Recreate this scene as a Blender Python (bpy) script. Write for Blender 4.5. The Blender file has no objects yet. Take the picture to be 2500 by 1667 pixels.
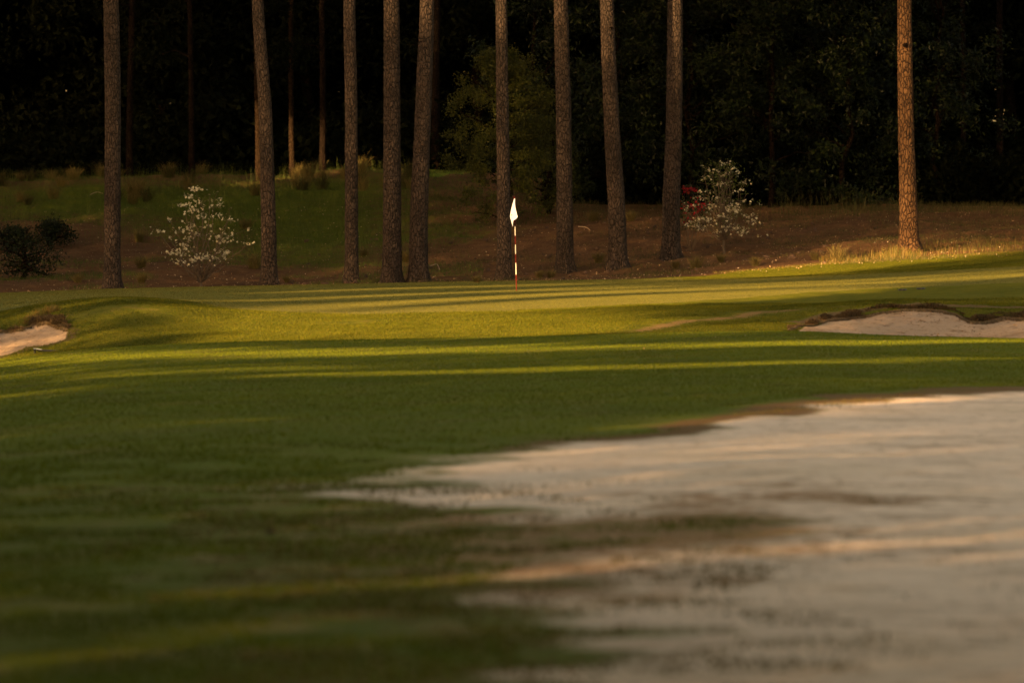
import bpy, math, random
import numpy as np
from mathutils import Vector

RNG = np.random.default_rng(7)
random.seed(7)
F = 200/36*2500.0          # focal length in photo pixels
YH = 518.0                 # photo row of the eye level
H = 1.9                    # eye height
SC = bpy.context.scene
COL = SC.collection

# ------------------------------------------------------------------ helpers
def tag(o, label=None, cat=None, group=None, kind=None):
    if label: o['label'] = label
    if cat: o['category'] = cat
    if group: o['group'] = group
    if kind: o['kind'] = kind
    return o

def empty(name, loc, label, cat, group=None):
    o = bpy.data.objects.new(name, None); COL.objects.link(o)
    o.location = loc; o.empty_display_size = 0.3
    return tag(o, label, cat, group)

def mesh_np(name, V, loops, sizes, mats, parent=None, smooth=False, matidx=None):
    me = bpy.data.meshes.new(name)
    V = np.asarray(V, np.float32); loops = np.asarray(loops, np.int32).ravel(); sizes = np.asarray(sizes, np.int32)
    me.vertices.add(len(V)); me.vertices.foreach_set('co', V.ravel())
    me.loops.add(len(loops)); me.loops.foreach_set('vertex_index', loops)
    me.polygons.add(len(sizes))
    st = np.zeros(len(sizes), np.int32); st[1:] = np.cumsum(sizes)[:-1]
    me.polygons.foreach_set('loop_start', st)
    for m in (mats if isinstance(mats, (list, tuple)) else [mats]): me.materials.append(m)
    if matidx is not None: me.polygons.foreach_set('material_index', np.asarray(matidx, np.int32))
    me.update(calc_edges=True)
    me.polygons.foreach_set('use_smooth', np.full(len(sizes), smooth, bool))
    o = bpy.data.objects.new(name, me); COL.objects.link(o)
    if parent is not None: o.parent = parent
    return o

class MB:
    """collects vertices and faces"""
    def __init__(s): s.V = []; s.L = []; s.S = []; s.M = []; s.n = 0
    def add(s, V, faces, m=0):
        V = np.asarray(V, float).reshape(-1, 3); faces = np.asarray(faces, int)
        s.V.append(V); s.L.append((faces + s.n).ravel()); s.S.append(np.full(len(faces), faces.shape[1], int))
        s.M.append(np.full(len(faces), m, int)); s.n += len(V)
    def build(s, name, mats, parent=None, smooth=False):
        return mesh_np(name, np.concatenate(s.V), np.concatenate(s.L), np.concatenate(s.S), mats, parent, smooth, np.concatenate(s.M))

def tube(mb, pts, rad, seg=8, m=0, jit=None, cap=True):
    pts = np.asarray(pts, float); n = len(pts); rad = np.broadcast_to(np.asarray(rad, float), (n,))
    T = np.gradient(pts, axis=0); T /= np.linalg.norm(T, axis=1)[:, None] + 1e-9
    ref = np.array([0, 1.0, 0]) if abs(T[0][1]) < .9 else np.array([1.0, 0, 0])
    A = np.cross(T, ref); A /= np.linalg.norm(A, axis=1)[:, None] + 1e-9
    B = np.cross(T, A)
    a = np.arange(seg)*2*math.pi/seg
    R = rad[:, None]*np.ones(seg)[None]
    if jit is not None: R = R*(1+jit(n, seg))
    V = pts[:, None] + R[..., None]*(A[:, None]*np.cos(a)[None, :, None] + B[:, None]*np.sin(a)[None, :, None])
    i = np.arange(n-1)[:, None]*seg; j = np.arange(seg)[None]; k = (j+1) % seg
    f = np.stack([i+j, i+k, i+seg+k, i+seg+j], -1).reshape(-1, 4)
    mb.add(V.reshape(-1, 3), f[:, ::-1], m)

def leaf_quads(P, size, rng=RNG, aspect=.6, droop=0., norm=None):
    """diamond leaves at P -> V, F"""
    n = len(P); size = np.broadcast_to(size, (n,))
    d = rng.normal(size=(n, 3)); d[:, 2] -= droop; d /= np.linalg.norm(d, axis=1)[:, None]
    e = rng.normal(size=(n, 3)); e = np.cross(d, e); e /= np.linalg.norm(e, axis=1)[:, None]
    a = size[:, None]*.5*d; b = size[:, None]*.5*aspect*e
    c = np.cross(d, e)*size[:, None]*.12
    V = np.stack([P-a, P+b+c-a*.1, P+a, P-b+c-a*.1], 1).reshape(-1, 3)
    Fa = np.arange(n*4).reshape(-1, 4)
    return V, Fa

def blades(P, h, w, lean=.3, rng=RNG, dirv=None, segs=2):
    """bent tapering blades: 5 verts each"""
    n = len(P); h = np.broadcast_to(h, (n,)); w = np.broadcast_to(w, (n,)); lean = np.broadcast_to(lean, (n,))
    a = rng.uniform(0, 2*math.pi, n)
    D = np.stack([np.cos(a), np.sin(a), 0*a], 1) if dirv is None else dirv
    a2 = rng.uniform(0, 2*math.pi, n)
    W = np.stack([np.cos(a2), np.sin(a2), 0*a2], 1)*w[:, None]*.5
    up = np.array([0, 0, 1.])[None]
    mid = P + up*(h*.6)[:, None] + D*(h*lean*.35)[:, None]
    tip = P + up*(h*(1-.35*np.minimum(lean, 2)))[:, None] + D*(h*lean)[:, None]
    V = np.stack([P-W, P+W, mid+W*.75, mid-W*.75, tip], 1).reshape(-1, 3)
    b = np.arange(n)[:, None]*5
    q = b+np.array([[0, 1, 2, 3]]); t = b+np.array([[3, 2, 4]])
    return V, q, t

def add_blades(mb, P, h, w, lean=.3, rng=RNG, dirv=None, m=0):
    if len(P) == 0: return
    V, q, t = blades(P, h, w, lean, rng, dirv)
    n0 = mb.n
    mb.add(V, q, m)
    mb.V.append(np.zeros((0, 3))); mb.L.append((t+n0).ravel()); mb.S.append(np.full(len(t), 3)); mb.M.append(np.full(len(t), m))

def _hash(ix, iy, seed):
    h = (ix.astype(np.int64)*374761393 + iy.astype(np.int64)*668265263 + seed*1442695041) & 0x7fffffff
    h = ((h ^ (h >> 13))*1274126177) & 0x7fffffff
    h = (h ^ (h >> 16)) & 0x7fffffff
    return h/float(0x7fffffff)

def vnoise(x, y, scale, seed=0):
    x = np.asarray(x, float)*scale; y = np.asarray(y, float)*scale
    ix = np.floor(x); iy = np.floor(y); fx = x-ix; fy = y-iy
    fx = fx*fx*(3-2*fx); fy = fy*fy*(3-2*fy)
    ix = ix.astype(np.int64); iy = iy.astype(np.int64)
    a = _hash(ix, iy, seed); b = _hash(ix+1, iy, seed); c = _hash(ix, iy+1, seed); d = _hash(ix+1, iy+1, seed)
    return (a*(1-fx)+b*fx)*(1-fy) + (c*(1-fx)+d*fx)*fy - .5

def fbm(x, y, scale, seed=0, oct=3):
    return sum(vnoise(x, y, scale*2**k, seed+k)*.5**k for k in range(oct))

def pchip(xk, Y, xq):
    """Y (K, ...) along axis 0"""
    xk = np.asarray(xk, float); Y = np.asarray(Y, float); h = np.diff(xk)
    sh = (len(h),)+(1,)*(Y.ndim-1); hh = h.reshape(sh)
    dl = np.diff(Y, axis=0)/hh
    m = np.zeros_like(Y)
    w1 = 2*hh[1:]+hh[:-1]; w2 = hh[1:]+2*hh[:-1]
    with np.errstate(divide='ignore', invalid='ignore'):
        mm = (w1+w2)/(w1/dl[:-1]+w2/dl[1:])
    m[1:-1] = np.where(dl[:-1]*dl[1:] > 0, mm, 0)
    m[0] = dl[0]; m[-1] = dl[-1]
    xq = np.clip(xq, xk[0], xk[-1]); i = np.clip(np.searchsorted(xk, xq)-1, 0, len(h)-1)
    s2 = (len(xq),)+(1,)*(Y.ndim-1)
    t = ((xq-xk[i])/h[i]).reshape(s2); hi = h[i].reshape(s2)
    return (2*t**3-3*t**2+1)*Y[i] + (t**3-2*t**2+t)*hi*m[i] + (-2*t**3+3*t**2)*Y[i+1] + (t**3-t**2)*hi*m[i+1]

# ------------------------------------------------------------------ terrain
CPX = [0, 300, 600, 900, 1250, 1600, 1900, 2200, 2500]
TAB = {  # distance : photo rows of the ground per column
 95: [877,846,834,829,822,813,808,819,826],
 98: [890,856,843,838,831,822,840,862,868],
 101:[862,818,818,813,804,797,806,838,843],
 103:[825,790,800,799,791,783,790,812,818],
 104.6:[795,757,782,786,779,771,776,776,784],
 105.4:[780,745,773,779,773,764,764,752,762],
 107:[767,731,760,769,765,755,754,742,749],
 109:[758,727,753,760,757,748,746,735,738],
 112:[749,731,746,750,747,741,737,726,720],
 120:[737,727,732,732,728,722,716,705,692],
 128:[727,716,716,712,710,703,696,686,669],
 135:[720,709,705,700,696,690,683,672,655],
 142:[715,704,698,692,686,681,672,655,640],
 146:[717,707,701,695,688,678,660,640,622],
 150:[712,704,698,692,684,668,645,628,608],
 155:[694,690,688,680,672,652,625,606,588],
 165:[650,640,635,625,605,590,575,562,552],
 175:[570,560,558,545,535,530,525,518,520],
 185:[490,480,475,465,480,503,505,503,508],
 195:[440,434,434,419,434,492,496,497,500],
 210:[442,436,436,421,430,486,490,490,492],
 240:[450,444,444,430,436,484,486,486,488],
}
XK = np.array(CPX, float)
NCI = 460
ui = np.linspace(-0.1, 0.1, NCI)
uo = 0.1*np.exp(np.linspace(0, math.log(60), 36))[1:]
U = np.concatenate([-uo[::-1], ui, uo])
pxc = np.clip(U*F+1250, 0, 2500)
dk = []; zk = []
def ztab(d, ys):
    y = pchip(XK, np.array(ys, float), pxc)
    return H-(y-YH)/F*d
for d0 in (-80, 0, 12): dk.append(d0); zk.append(np.full(len(U), .10))
zc = ztab(95, TAB[95])
for d0 in (22, 45, 70, 88): 
    t = (d0-22)/73.; dk.append(d0); zk.append(.08*(1-t)+zc*t**1.15)
for d0 in sorted(TAB): dk.append(d0); zk.append(ztab(d0, TAB[d0]))
z240 = zk[-1]
for d0 in (400, 5000): dk.append(d0); zk.append(z240+.3)
iv = 1/np.linspace(1/15., 1/95., 300)
D = np.concatenate([np.linspace(-80, 14, 30), iv, np.arange(95.06, 110, .065), np.arange(110, 150, .25),
                    np.arange(150, 200, .2), np.arange(201, 260, 1.5), 260*np.exp(np.linspace(.02, math.log(5000/260), 22))])
D = np.unique(np.round(D, 4))
Z = pchip(np.array(dk, float), np.array(zk), D)
XX = U[None, :]*np.maximum(D, 15)[:, None]
DD = np.repeat(D[:, None], len(U), 1)

def H0(x, d, Zg=None):
    Zg = Z if Zg is None else Zg
    x = np.asarray(x, float); d = np.asarray(d, float)
    u = x/np.maximum(d, 15)
    j = np.clip(np.searchsorted(U, u)-1, 0, len(U)-2); fu = np.clip((u-U[j])/(U[j+1]-U[j]), 0, 1)
    i = np.clip(np.searchsorted(D, d)-1, 0, len(D)-2); fd = np.clip((d-D[i])/(D[i+1]-D[i]), 0, 1)
    return (Zg[i, j]*(1-fu)+Zg[i, j+1]*fu)*(1-fd)+(Zg[i+1, j]*(1-fu)+Zg[i+1, j+1]*fu)*fd

DS = np.concatenate([1/np.linspace(1/16., 1/95., 900), np.arange(95, 230, .05)])
def hit(px, y, Zg=None):
    """first ground point seen at a place of the photograph -> (x, d)"""
    u = (px-1250)/F
    z = H0(u*DS, DS, Zg); yp = YH+(H-z)*F/DS
    k = np.argmax(yp <= y)
    if yp[k] > y: k = len(DS)-1
    return u*DS[k], DS[k]
def hits(poly): return np.array([hit(*p) for p in poly])

def sdist(poly, x, y):
    """signed distance, negative inside"""
    x = np.asarray(x, float); y = np.asarray(y, float)
    best = np.full(x.shape, 1e9); ins = np.zeros(x.shape, bool)
    n = len(poly)
    for i in range(n):
        x0, y0 = poly[i]; x1, y1 = poly[(i+1) % n]
        ex, ey = x1-x0, y1-y0; L = ex*ex+ey*ey+1e-12
        t = np.clip(((x-x0)*ex+(y-y0)*ey)/L, 0, 1)
        best = np.minimum(best, (x-x0-t*ex)**2+(y-y0-t*ey)**2)
        c = ((y0 > y) != (y1 > y)) & (x < ex*(y-y0)/(ey if abs(ey) > 1e-12 else 1e-12)+x0)
        ins ^= c
    return np.where(ins, -1, 1)*np.sqrt(best)

def ldist(line, x, y):
    best = np.full(np.shape(x), 1e9)
    for (x0, y0), (x1, y1) in zip(line[:-1], line[1:]):
        ex, ey = x1-x0, y1-y0; L = ex*ex+ey*ey+1e-12
        t = np.clip(((x-x0)*ex+(y-y0)*ey)/L, 0, 1)
        best = np.minimum(best, (x-x0-t*ex)**2+(y-y0-t*ey)**2)
    return np.sqrt(best)

# regions traced on the ground
P_waste = hits([(800,1207),(1000,1187),(1080,1150),(1150,1114),(1400,1081),(1700,1052),(1800,1027),(2000,997),(2250,969),(2500,948)])
P_waste = np.vstack([P_waste, [[9.5, 67], [14, 66], [19, 58], [21, 45], [18, 30], [13, 18], [5, 11], [2, 14]],
     hits([(1500,1660),(1400,1595),(1580,1550),(1420,1525),(1280,1500),(1230,1470),(1330,1420),(1450,1365),(1700,1330),(1900,1295),(1970,1268),
           (1700,1258),(1500,1275),(1340,1285),(1200,1250),(1000,1224)])])
P_straw2 = hits([(1560,1225),(1900,1195),(2080,1190),(2260,1215),(2200,1235),(1900,1225),(1650,1240)])
P_straw = hits([(1180,1262),(1400,1268),(1700,1245),(1960,1250),(2010,1270),(1900,1320),(1700,1372),(1520,1412),(1380,1450),(1230,1430)])
P_dry = hits([(450,1195),(800,1200),(1000,1225),(1340,1290),(1450,1400),(1250,1470),(1600,1560),(1500,1660),(1100,1660),(1250,1560),(900,1500),(650,1330),(900,1260)])
P_sandR = hits([(1950,807),(2020,787),(2080,774),(2150,766),(2200,764),(2300,765),(2335,772),(2370,789),(2400,788),(2450,778),(2500,781)])
P_sandR = np.vstack([P_sandR, [[12, P_sandR[-1][1]], [15, 104], [17, 101.5], [16.5, 98.5], [14.5, 96.2], [11, 96], [P_sandR[0][0], 96]]])
P_sandL = hits([(10,815),(50,815),(85,794),(110,794),(165,808),(160,832)])
P_sandL = np.vstack([[[-16, 98], [-15.5, 101], [-12.5, P_sandL[0][1]+.6]], P_sandL, [*hits([(112,842),(62,850),(40,862),(20,872)]), [-10, 97], [-13, 96]]])
def gfront(u): return np.interp(u*F+1250, [0,300,600,900,1250,1500,1700,1900,2100,2500], [109,110.5,107.8,107.2,108.5,111,113.5,118,121,121])
def gback(u): return np.interp(u*F+1250, [0,1500,1750,2100,2500], [144.5,144.5,142.5,139.5,138])
P_hill = hits([(-60,455),(400,452),(1000,438),(1010,560),(1150,558),(1080,592),(900,602),(850,650),(640,640),(520,575),(300,535),(-60,525)])
P_far = hits([(1030,424),(1150,420),(1130,432),(1050,436)])
P_fr = np.vstack([hits([(1640,684),(1700,676),(1800,661),(2010,642),(2200,629),(2500,611)]), [[14,148],[14,137],[1.5,139]]])
P_bank = hits([(1950,790),(2050,766),(2150,752),(2250,743),(2350,748),(2500,752)])

inner = (np.abs(XX/np.maximum(DD, 15)) < .9) & (DD > 2) & (DD < 230)
def m_of(poly, w, near=True):
    out = np.zeros(XX.shape); s = sdist(poly, XX[inner], DD[inner]); out[inner] = np.clip(.5-s/w, 0, 1); return out
uu = XX/np.maximum(DD, 15)
def ss(a, b, x): t = np.clip((x-a)/(b-a), 0, 1); return t*t*(3-2*t)
a_sand = np.zeros(XX.shape); a_sand[inner] = np.clip(.5-(sdist(P_waste, XX[inner], DD[inner])+fbm(XX[inner], DD[inner], .9, 170, 4)*.9)/1.7, 0, 1)
a_sbR = m_of(P_sandR, .30); a_sbL = m_of(P_sandL, .25)
a_straw = np.maximum(m_of(P_straw, 3.), .8*m_of(P_straw2, 1.6))
a_dry = m_of(P_dry, 9.)
a_hill = m_of(P_hill, 5.); a_far = m_of(P_far, .8)
a_fr = m_of(P_fr, .8)
gf = gfront(uu); gb = gback(uu)
a_green = ss(gf-.12, gf+.12, DD)*(1-ss(gb-.2, gb+.2, DD))
a_back = ss(144.5, 145.2, DD)
a_back = np.maximum(a_back*(1-a_fr), 0)
a_slope = ss(95.2, 96.5, DD)*(1-a_green)*(1-a_back)
# dead brown mat round the sand bunkers
a_lip = np.zeros(XX.shape); dd_ = ldist(P_bank, XX[inner], DD[inner]); a_lip[inner] = np.clip(1-dd_/(.38*(1+.8*fbm(XX[inner], DD[inner], 1.1, 160))), 0, 1)
s_ = sdist(P_sandL, XX[inner], DD[inner]); tmp = np.zeros(XX.shape); tmp[inner] = np.clip(1-s_/.35, 0, 1)*(DD[inner] > 99)
a_lip = np.maximum(a_lip, tmp)
# bare brown scar on the right of the bank
L_scar = hits([(1560,806),(1700,783),(1850,765),(2000,752),(2080,748)])
tmp = np.zeros(XX.shape); tmp[inner] = np.clip(1-ldist(L_scar, XX[inner], DD[inner])/.5, 0, 1)
a_scar = tmp
L_s2 = hits([(240,765),(300,752),(370,757)]); tmp = np.zeros(XX.shape); tmp[inner] = np.clip(1-ldist(L_s2, XX[inner], DD[inner])/.6, 0, 1)*.45
a_scar = np.maximum(a_scar, tmp)
L_s3 = hits([(850,790),(910,782)]); tmp = np.zeros(XX.shape); tmp[inner] = np.clip(1-ldist(L_s3, XX[inner], DD[inner])/.35, 0, 1)*.4
a_scar = np.maximum(a_scar, tmp)
L_s4 = hits([(560,1196),(700,1190),(820,1184),(930,1172),(1060,1140)]); tmp = np.zeros(XX.shape); tmp[inner] = np.clip(1-ldist(L_s4, XX[inner], DD[inner])/1.1, 0, 1)*.85
a_sand = np.maximum(a_sand, tmp*.62)

P_os = np.vstack([hits([(2230,632),(2240,600),(2500,575),(2500,609)]), [[14, 149], [14, 152]]])
a_rim = np.zeros(XX.shape); a_rim[inner] = np.clip(1-np.abs(sdist(P_waste, XX[inner], DD[inner])+fbm(XX[inner], DD[inner], .9, 170, 4)*.9-.3)/.8, 0, 1)*(DD[inner] > 42)*ss(-1.5, 1., XX[inner])
a_rim = np.maximum(a_rim, m_of(P_os, .8))
# relief
w_back = a_back
Zr = Z.copy()
Zr += w_back*np.clip((DD-146)/10, 0, 1)*(fbm(XX, DD, .5, 3)*.22 + fbm(XX, DD, 3., 9, 2)*.05)*(DD < 260)
Zr += a_slope*(fbm(XX, DD, .8, 21)*.05 + fbm(XX, DD, 9., 22, 2)*.012)
Zr += (DD < 95)*(fbm(XX, DD, .12, 31)*.05+fbm(XX, DD, 1.2, 32, 2)*.006)*ss(18, 25, DD)*(1-ss(85, 95, DD))
Zr += a_sand*(fbm(XX, DD, .9, 41)*.025+fbm(XX, DD*1., 5., 44, 2)*.012)
Zr += a_straw*(fbm(XX, DD, 3., 51, 2)*.03+.02)
Zr += np.maximum(a_sbR, a_sbL)*(fbm(XX, DD, 1.6, 61)*.06+fbm(XX, DD, 12., 64, 2)*.02)
Zr += a_lip*(1-np.maximum(a_sbR, a_sbL))*(.025+fbm(XX, DD, 3., 71)*.07)
Lr = hits([(1150,1222),(1400,1200),(1700,1178),(2000,1158),(2350,1146)]); Lr = np.vstack([Lr, [[6.5, Lr[-1][1]-1.5]]])
tmp = np.zeros(XX.shape); dl = ldist(Lr, XX[inner], DD[inner]); wx = ss(-1, 2.5, XX[inner])
tmp[inner] = (np.exp(-(dl/1.3)**2)*.07 - np.exp(-((dl-4.5)/3)**2)*.03*(DD[inner] > np.interp(XX[inner], Lr[:, 0], Lr[:, 1])))*wx
Zr += tmp
Z2 = Zr
def GH(x, d): return H0(x, d, Z2)
def hit2(px, y): return hit(px, y, Z2)

# ------------------------------------------------------------------ materials
def new_mat(name):
    m = bpy.data.materials.new(name); m.use_nodes = True; nt = m.node_tree; nt.nodes.clear()
    return m, nt
class N:
    def __init__(s, nt): s.nt = nt
    def n(s, t, **k):
        x = s.nt.nodes.new(t)
        for a, b in k.items(): setattr(x, a, b)
        return x
    def l(s, a, b): s.nt.links.new(a, b)
    def put(s, sock, v):
        if isinstance(v, bpy.types.NodeSocket): s.l(v, sock)
        elif isinstance(v, (tuple, list)) and len(v) == 3 and sock.type == 'RGBA': sock.default_value = (*v, 1)
        else: sock.default_value = v
    def noise(s, vec, scale, detail=3, rough=.55, dist=0):
        x = s.n('ShaderNodeTexNoise'); s.l(vec, x.inputs['Vector'])
        x.inputs['Scale'].default_value = scale; x.inputs['Detail'].default_value = detail
        x.inputs['Roughness'].default_value = rough; x.inputs['Distortion'].default_value = dist
        return x.outputs['Fac']
    def mix(s, f, a, b, mode='MIX'):
        x = s.n('ShaderNodeMix', data_type='RGBA', blend_type=mode)
        s.put(x.inputs[0], f); s.put(x.inputs[6], a); s.put(x.inputs[7], b); return x.outputs[2]
    def math(s, op, a, b=0., clamp=False):
        x = s.n('ShaderNodeMath', operation=op, use_clamp=clamp); s.put(x.inputs[0], a); s.put(x.inputs[1], b); return x.outputs[0]
    def step(s, v, a, b, lo=0., hi=1.):
        x = s.n('ShaderNodeMapRange', interpolation_type='SMOOTHSTEP'); s.put(x.inputs[0], v)
        x.inputs[1].default_value = a; x.inputs[2].default_value = b; x.inputs[3].default_value = lo; x.inputs[4].default_value = hi
        return x.outputs[0]
    def attr(s, name):
        x = s.n('ShaderNodeAttribute', attribute_name=name); return x.outputs['Fac']
    def mapping(s, vec, scale):
        x = s.n('ShaderNodeMapping'); s.l(vec, x.inputs[0]); x.inputs['Scale'].default_value = scale; return x.outputs[0]

def ground_material():
    m, nt = new_mat('ground_cover'); q = N(nt)
    P = q.n('ShaderNodeNewGeometry').outputs['Position']
    n1 = q.noise(P, .35, 4); n2 = q.noise(P, 2.2, 4, .6); n3 = q.noise(P, 14, 4, .65); n4 = q.noise(P, 70, 3, .7)
    fine = q.mix(.5, n3, n4); 
    # fairway
    fw = q.mix(q.step(n1, .35, .7), (0.0819,0.1092,0.0047), (0.1053,0.1287,0.0070))
    fw = q.mix(q.step(n2, .45, .75), fw, (0.1209,0.1131,0.0140)); 
    fw = q.mix(q.step(n4, .5, .9), fw, (0.1326,0.1287,0.0273))
    fw = q.mix(q.step(n3, .62, .75, 0, .5), fw, (0.0624,0.0702,0.0078))
    fw = q.mix(q.step(q.noise(P, .8, 5, .65), .48, .72, 0, .55), fw, (.135,.105,.028))
    gr = q.mix(q.step(n2, .35, .7), (0.1326,0.1326,0.0281), (0.1521,0.1459,0.0335))
    gr = q.mix(q.step(n4, .4, .8, 0, .6), gr, (0.1794,0.1560,0.0429))
    sl = q.mix(q.step(n2, .35, .65), (0.0819,0.0975,0.0062), (0.1170,0.1209,0.0109))
    sl = q.mix(q.step(n3, .45, .75, 0, .8), sl, (0.1482,0.1209,0.0172))
    sl = q.mix(q.step(n4, .5, .8, 0, .7), sl, (0.0390,0.0507,0.0047))
    st = q.mix(q.step(n2, .3, .7), (.088,.050,.026), (.145,.082,.042))
    st = q.mix(q.step(n3, .45, .7), st, (0.0741,0.0351,0.0172)); st = q.mix(q.step(n4, .55, .8, 0, .8), st, (0.2184,0.1326,0.0702))
    hg = q.mix(q.step(n2, .35, .7), (0.0468,0.0780,0.0062), (0.0780,0.0936,0.0109)); hg = q.mix(q.step(n3, .5, .8), hg, (0.0936,0.0780,0.0195))
    sa = q.mix(q.step(n2, .3, .75), (.90,.71,.56), (.78,.60,.46)); sa = q.mix(q.step(n3, .55, .8, 0, .55), sa, (.36,.29,.21))
    nS = q.noise(q.mapping(P, (1, 1.3, 1)), .7, 6, .68); nS2 = q.noise(P, 5.5, 4, .7)
    sa = q.mix(q.step(nS, .50, .68, 0, .7), sa, (.42,.30,.20)); sa = q.mix(q.step(nS2, .52, .68, 0, .75), sa, (.36,.25,.16)); sa = q.mix(q.step(nS2, .25, .42, .4, 0), sa, (.80,.68,.53))
    sa = q.mix(q.step(n4, .62, .8, 0, .5), sa, (.28,.22,.16)); sa = q.mix(q.step(n1, .45, .7, 0, .35), sa, (.60,.46,.30))
    db = q.mix(q.step(n3, .35, .7), (.13,.09,.045), (.07,.055,.02)); db = q.mix(q.step(n4, .5, .8), db, (.33,.25,.16))
    dr = q.mix(q.step(n2, .4, .7), (0.1872,0.1443,0.0429), (0.3120,0.2184,0.1092)); dr = q.mix(q.step(n3, .5, .75), dr, (0.1092,0.1092,0.0195))
    dr = q.mix(q.step(n2, .6, .75, 0, .6), dr, (0.3276,0.2652,0.1950))
    def msk(name, amp=.6, lo=.42, hi=.58, nz=None):
        nz = nz or q.mix(.45, n2, n3)
        a = q.attr(name); a2 = q.math('MULTIPLY', q.math('SUBTRACT', nz, .5), amp)
        pres = q.step(a, .0, .06)
        return q.math('MULTIPLY', q.step(q.math('ADD', a, a2), lo, hi), pres)
    c = fw
    c = q.mix(q.attr('slope'), c, sl)
    c = q.mix(q.attr('green'), c, gr)
    c = q.mix(q.attr('back'), c, st)
    c = q.mix(msk('hill', 3.4, .1, 1.0), c, hg)
    c = q.mix(msk('far', .4), c, (.10,.15,.02))
    c = q.mix(q.math('MULTIPLY', msk('dry', 2.2, .3, .9), .8), c, dr)
    c = q.mix(msk('scar', 2.2, .35, .95), c, (.20,.135,.055))
    c = q.mix(msk('sand', 1.25, .34, .66, q.mix(.4, nS, n3)), c, sa)
    c = q.mix(q.math('MULTIPLY', msk('rim', 1.0, .35, .75), .85), c, q.mix(n3, (.10,.05,.022), (.20,.11,.05)))
    c = q.mix(q.math('MULTIPLY', msk('straw', 3.4, .2, .7, q.mix(.5, nS, nS2)), .9), c, q.mix(n3, (.22,.115,.05), (.42,.27,.155)))
    c = q.mix(msk('lip', 1.2, .25, .6), c, db)
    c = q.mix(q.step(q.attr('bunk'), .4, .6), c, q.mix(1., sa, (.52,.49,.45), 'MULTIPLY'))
    b = q.n('ShaderNodeBsdfPrincipled'); q.l(c, b.inputs['Base Color']); b.inputs['Roughness'].default_value = .85
    b.inputs['Specular IOR Level'].default_value = .04
    hmix = q.math('ADD', q.math('MULTIPLY', n4, .018), q.math('MULTIPLY', n3, .035))
    bp = q.n('ShaderNodeBump'); bp.inputs['Strength'].default_value = .9; bp.inputs['Distance'].default_value = 1.
    amp = q.math('ADD', .5, q.math('ADD', q.attr('slope'), q.attr('back')))
    amp = q.math('SUBTRACT', amp, q.math('MULTIPLY', q.attr('green'), .3))
    q.l(q.math('MULTIPLY', hmix, amp), bp.inputs['Height']); q.l(bp.outputs[0], b.inputs['Normal'])
    o = q.n('ShaderNodeOutputMaterial'); q.l(b.outputs[0], o.inputs[0]); return m

def leaf_material(name, cols, rough=.5, trans=.3, spec=.4, tcol=None):
    m, nt = new_mat(name); q = N(nt)
    r = q.n('ShaderNodeNewGeometry').outputs['Random Per Island']
    cr = q.n('ShaderNodeValToRGB'); q.l(r, cr.inputs[0]); e = cr.color_ramp.elements
    e[0].color = (*cols[0], 1); e[1].color = (*cols[-1], 1)
    for i, cc in enumerate(cols[1:-1]): x = e.new((i+1)/(len(cols)-1)); x.color = (*cc, 1)
    P = q.n('ShaderNodeNewGeometry').outputs['Position']
    c = q.mix(q.step(q.noise(P, .8, 3), .3, .7, 0, .45), cr.outputs[0], tuple(v*.45 for v in cols[0]))
    b = q.n('ShaderNodeBsdfPrincipled'); q.l(c, b.inputs['Base Color']); b.inputs['Roughness'].default_value = rough
    b.inputs['Specular IOR Level'].default_value = spec
    t = q.n('ShaderNodeBsdfTranslucent'); q.l(c, t.inputs[0])
    mx = q.n('ShaderNodeMixShader'); mx.inputs[0].default_value = trans; q.l(b.outputs[0], mx.inputs[1]); q.l(t.outputs[0], mx.inputs[2])
    o = q.n('ShaderNodeOutputMaterial'); q.l(mx.outputs[0], o.inputs[0]); return m

def bark_material(name, plate, plate2, crack, scale=11., spec=.2):
    m, nt = new_mat(name); q = N(nt)
    g = q.n('ShaderNodeNewGeometry').outputs['Position']; info = q.n('ShaderNodeObjectInfo')
    v = q.mapping(g, (1, 1, .42))
    nz = q.n('ShaderNodeTexNoise'); q.l(v, nz.inputs['Vector']); nz.inputs['Scale'].default_value = 9; nz.inputs['Detail'].default_value = 2
    vm = q.n('ShaderNodeVectorMath', operation='MULTIPLY_ADD'); q.l(nz.outputs['Color'], vm.inputs[0]); vm.inputs[1].default_value = (.10,.10,.10); q.l(v, vm.inputs[2])
    vo = q.n('ShaderNodeTexVoronoi', feature='DISTANCE_TO_EDGE'); q.l(vm.outputs[0], vo.inputs['Vector']); vo.inputs['Scale'].default_value = scale
    vc = q.n('ShaderNodeTexVoronoi'); q.l(vm.outputs[0], vc.inputs['Vector']); vc.inputs['Scale'].default_value = scale
    n2 = q.noise(g, 60, 3, .7); n0 = q.noise(g, 1.3, 3)
    c = q.mix(q.n('ShaderNodeSeparateColor').outputs[0], plate, plate2) if False else q.mix(vc.outputs['Color'], plate, plate2)
    c = q.mix(q.step(n0, .4, .7, 0, .6), c, tuple(x*.62 for x in plate))
    c = q.mix(q.step(n2, .5, .8, 0, .55), c, tuple(min(1, x*1.9) for x in plate2))
    c = q.mix(q.step(vo.outputs['Distance'], .02, .11, 1, 0), c, crack)
    b = q.n('ShaderNodeBsdfPrincipled'); q.l(c, b.inputs['Base Color']); b.inputs['Roughness'].default_value = .85; b.inputs['Specular IOR Level'].default_value = spec
    hh = q.math('ADD', q.step(vo.outputs['Distance'], .0, .22), q.math('MULTIPLY', n2, .35))
    bp = q.n('ShaderNodeBump'); bp.inputs['Strength'].default_value = 1.; bp.inputs['Distance'].default_value = .035
    q.l(hh, bp.inputs['Height']); q.l(bp.outputs[0], b.inputs['Normal'])
    o = q.n('ShaderNodeOutputMaterial'); q.l(b.outputs[0], o.inputs[0]); return m

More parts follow.
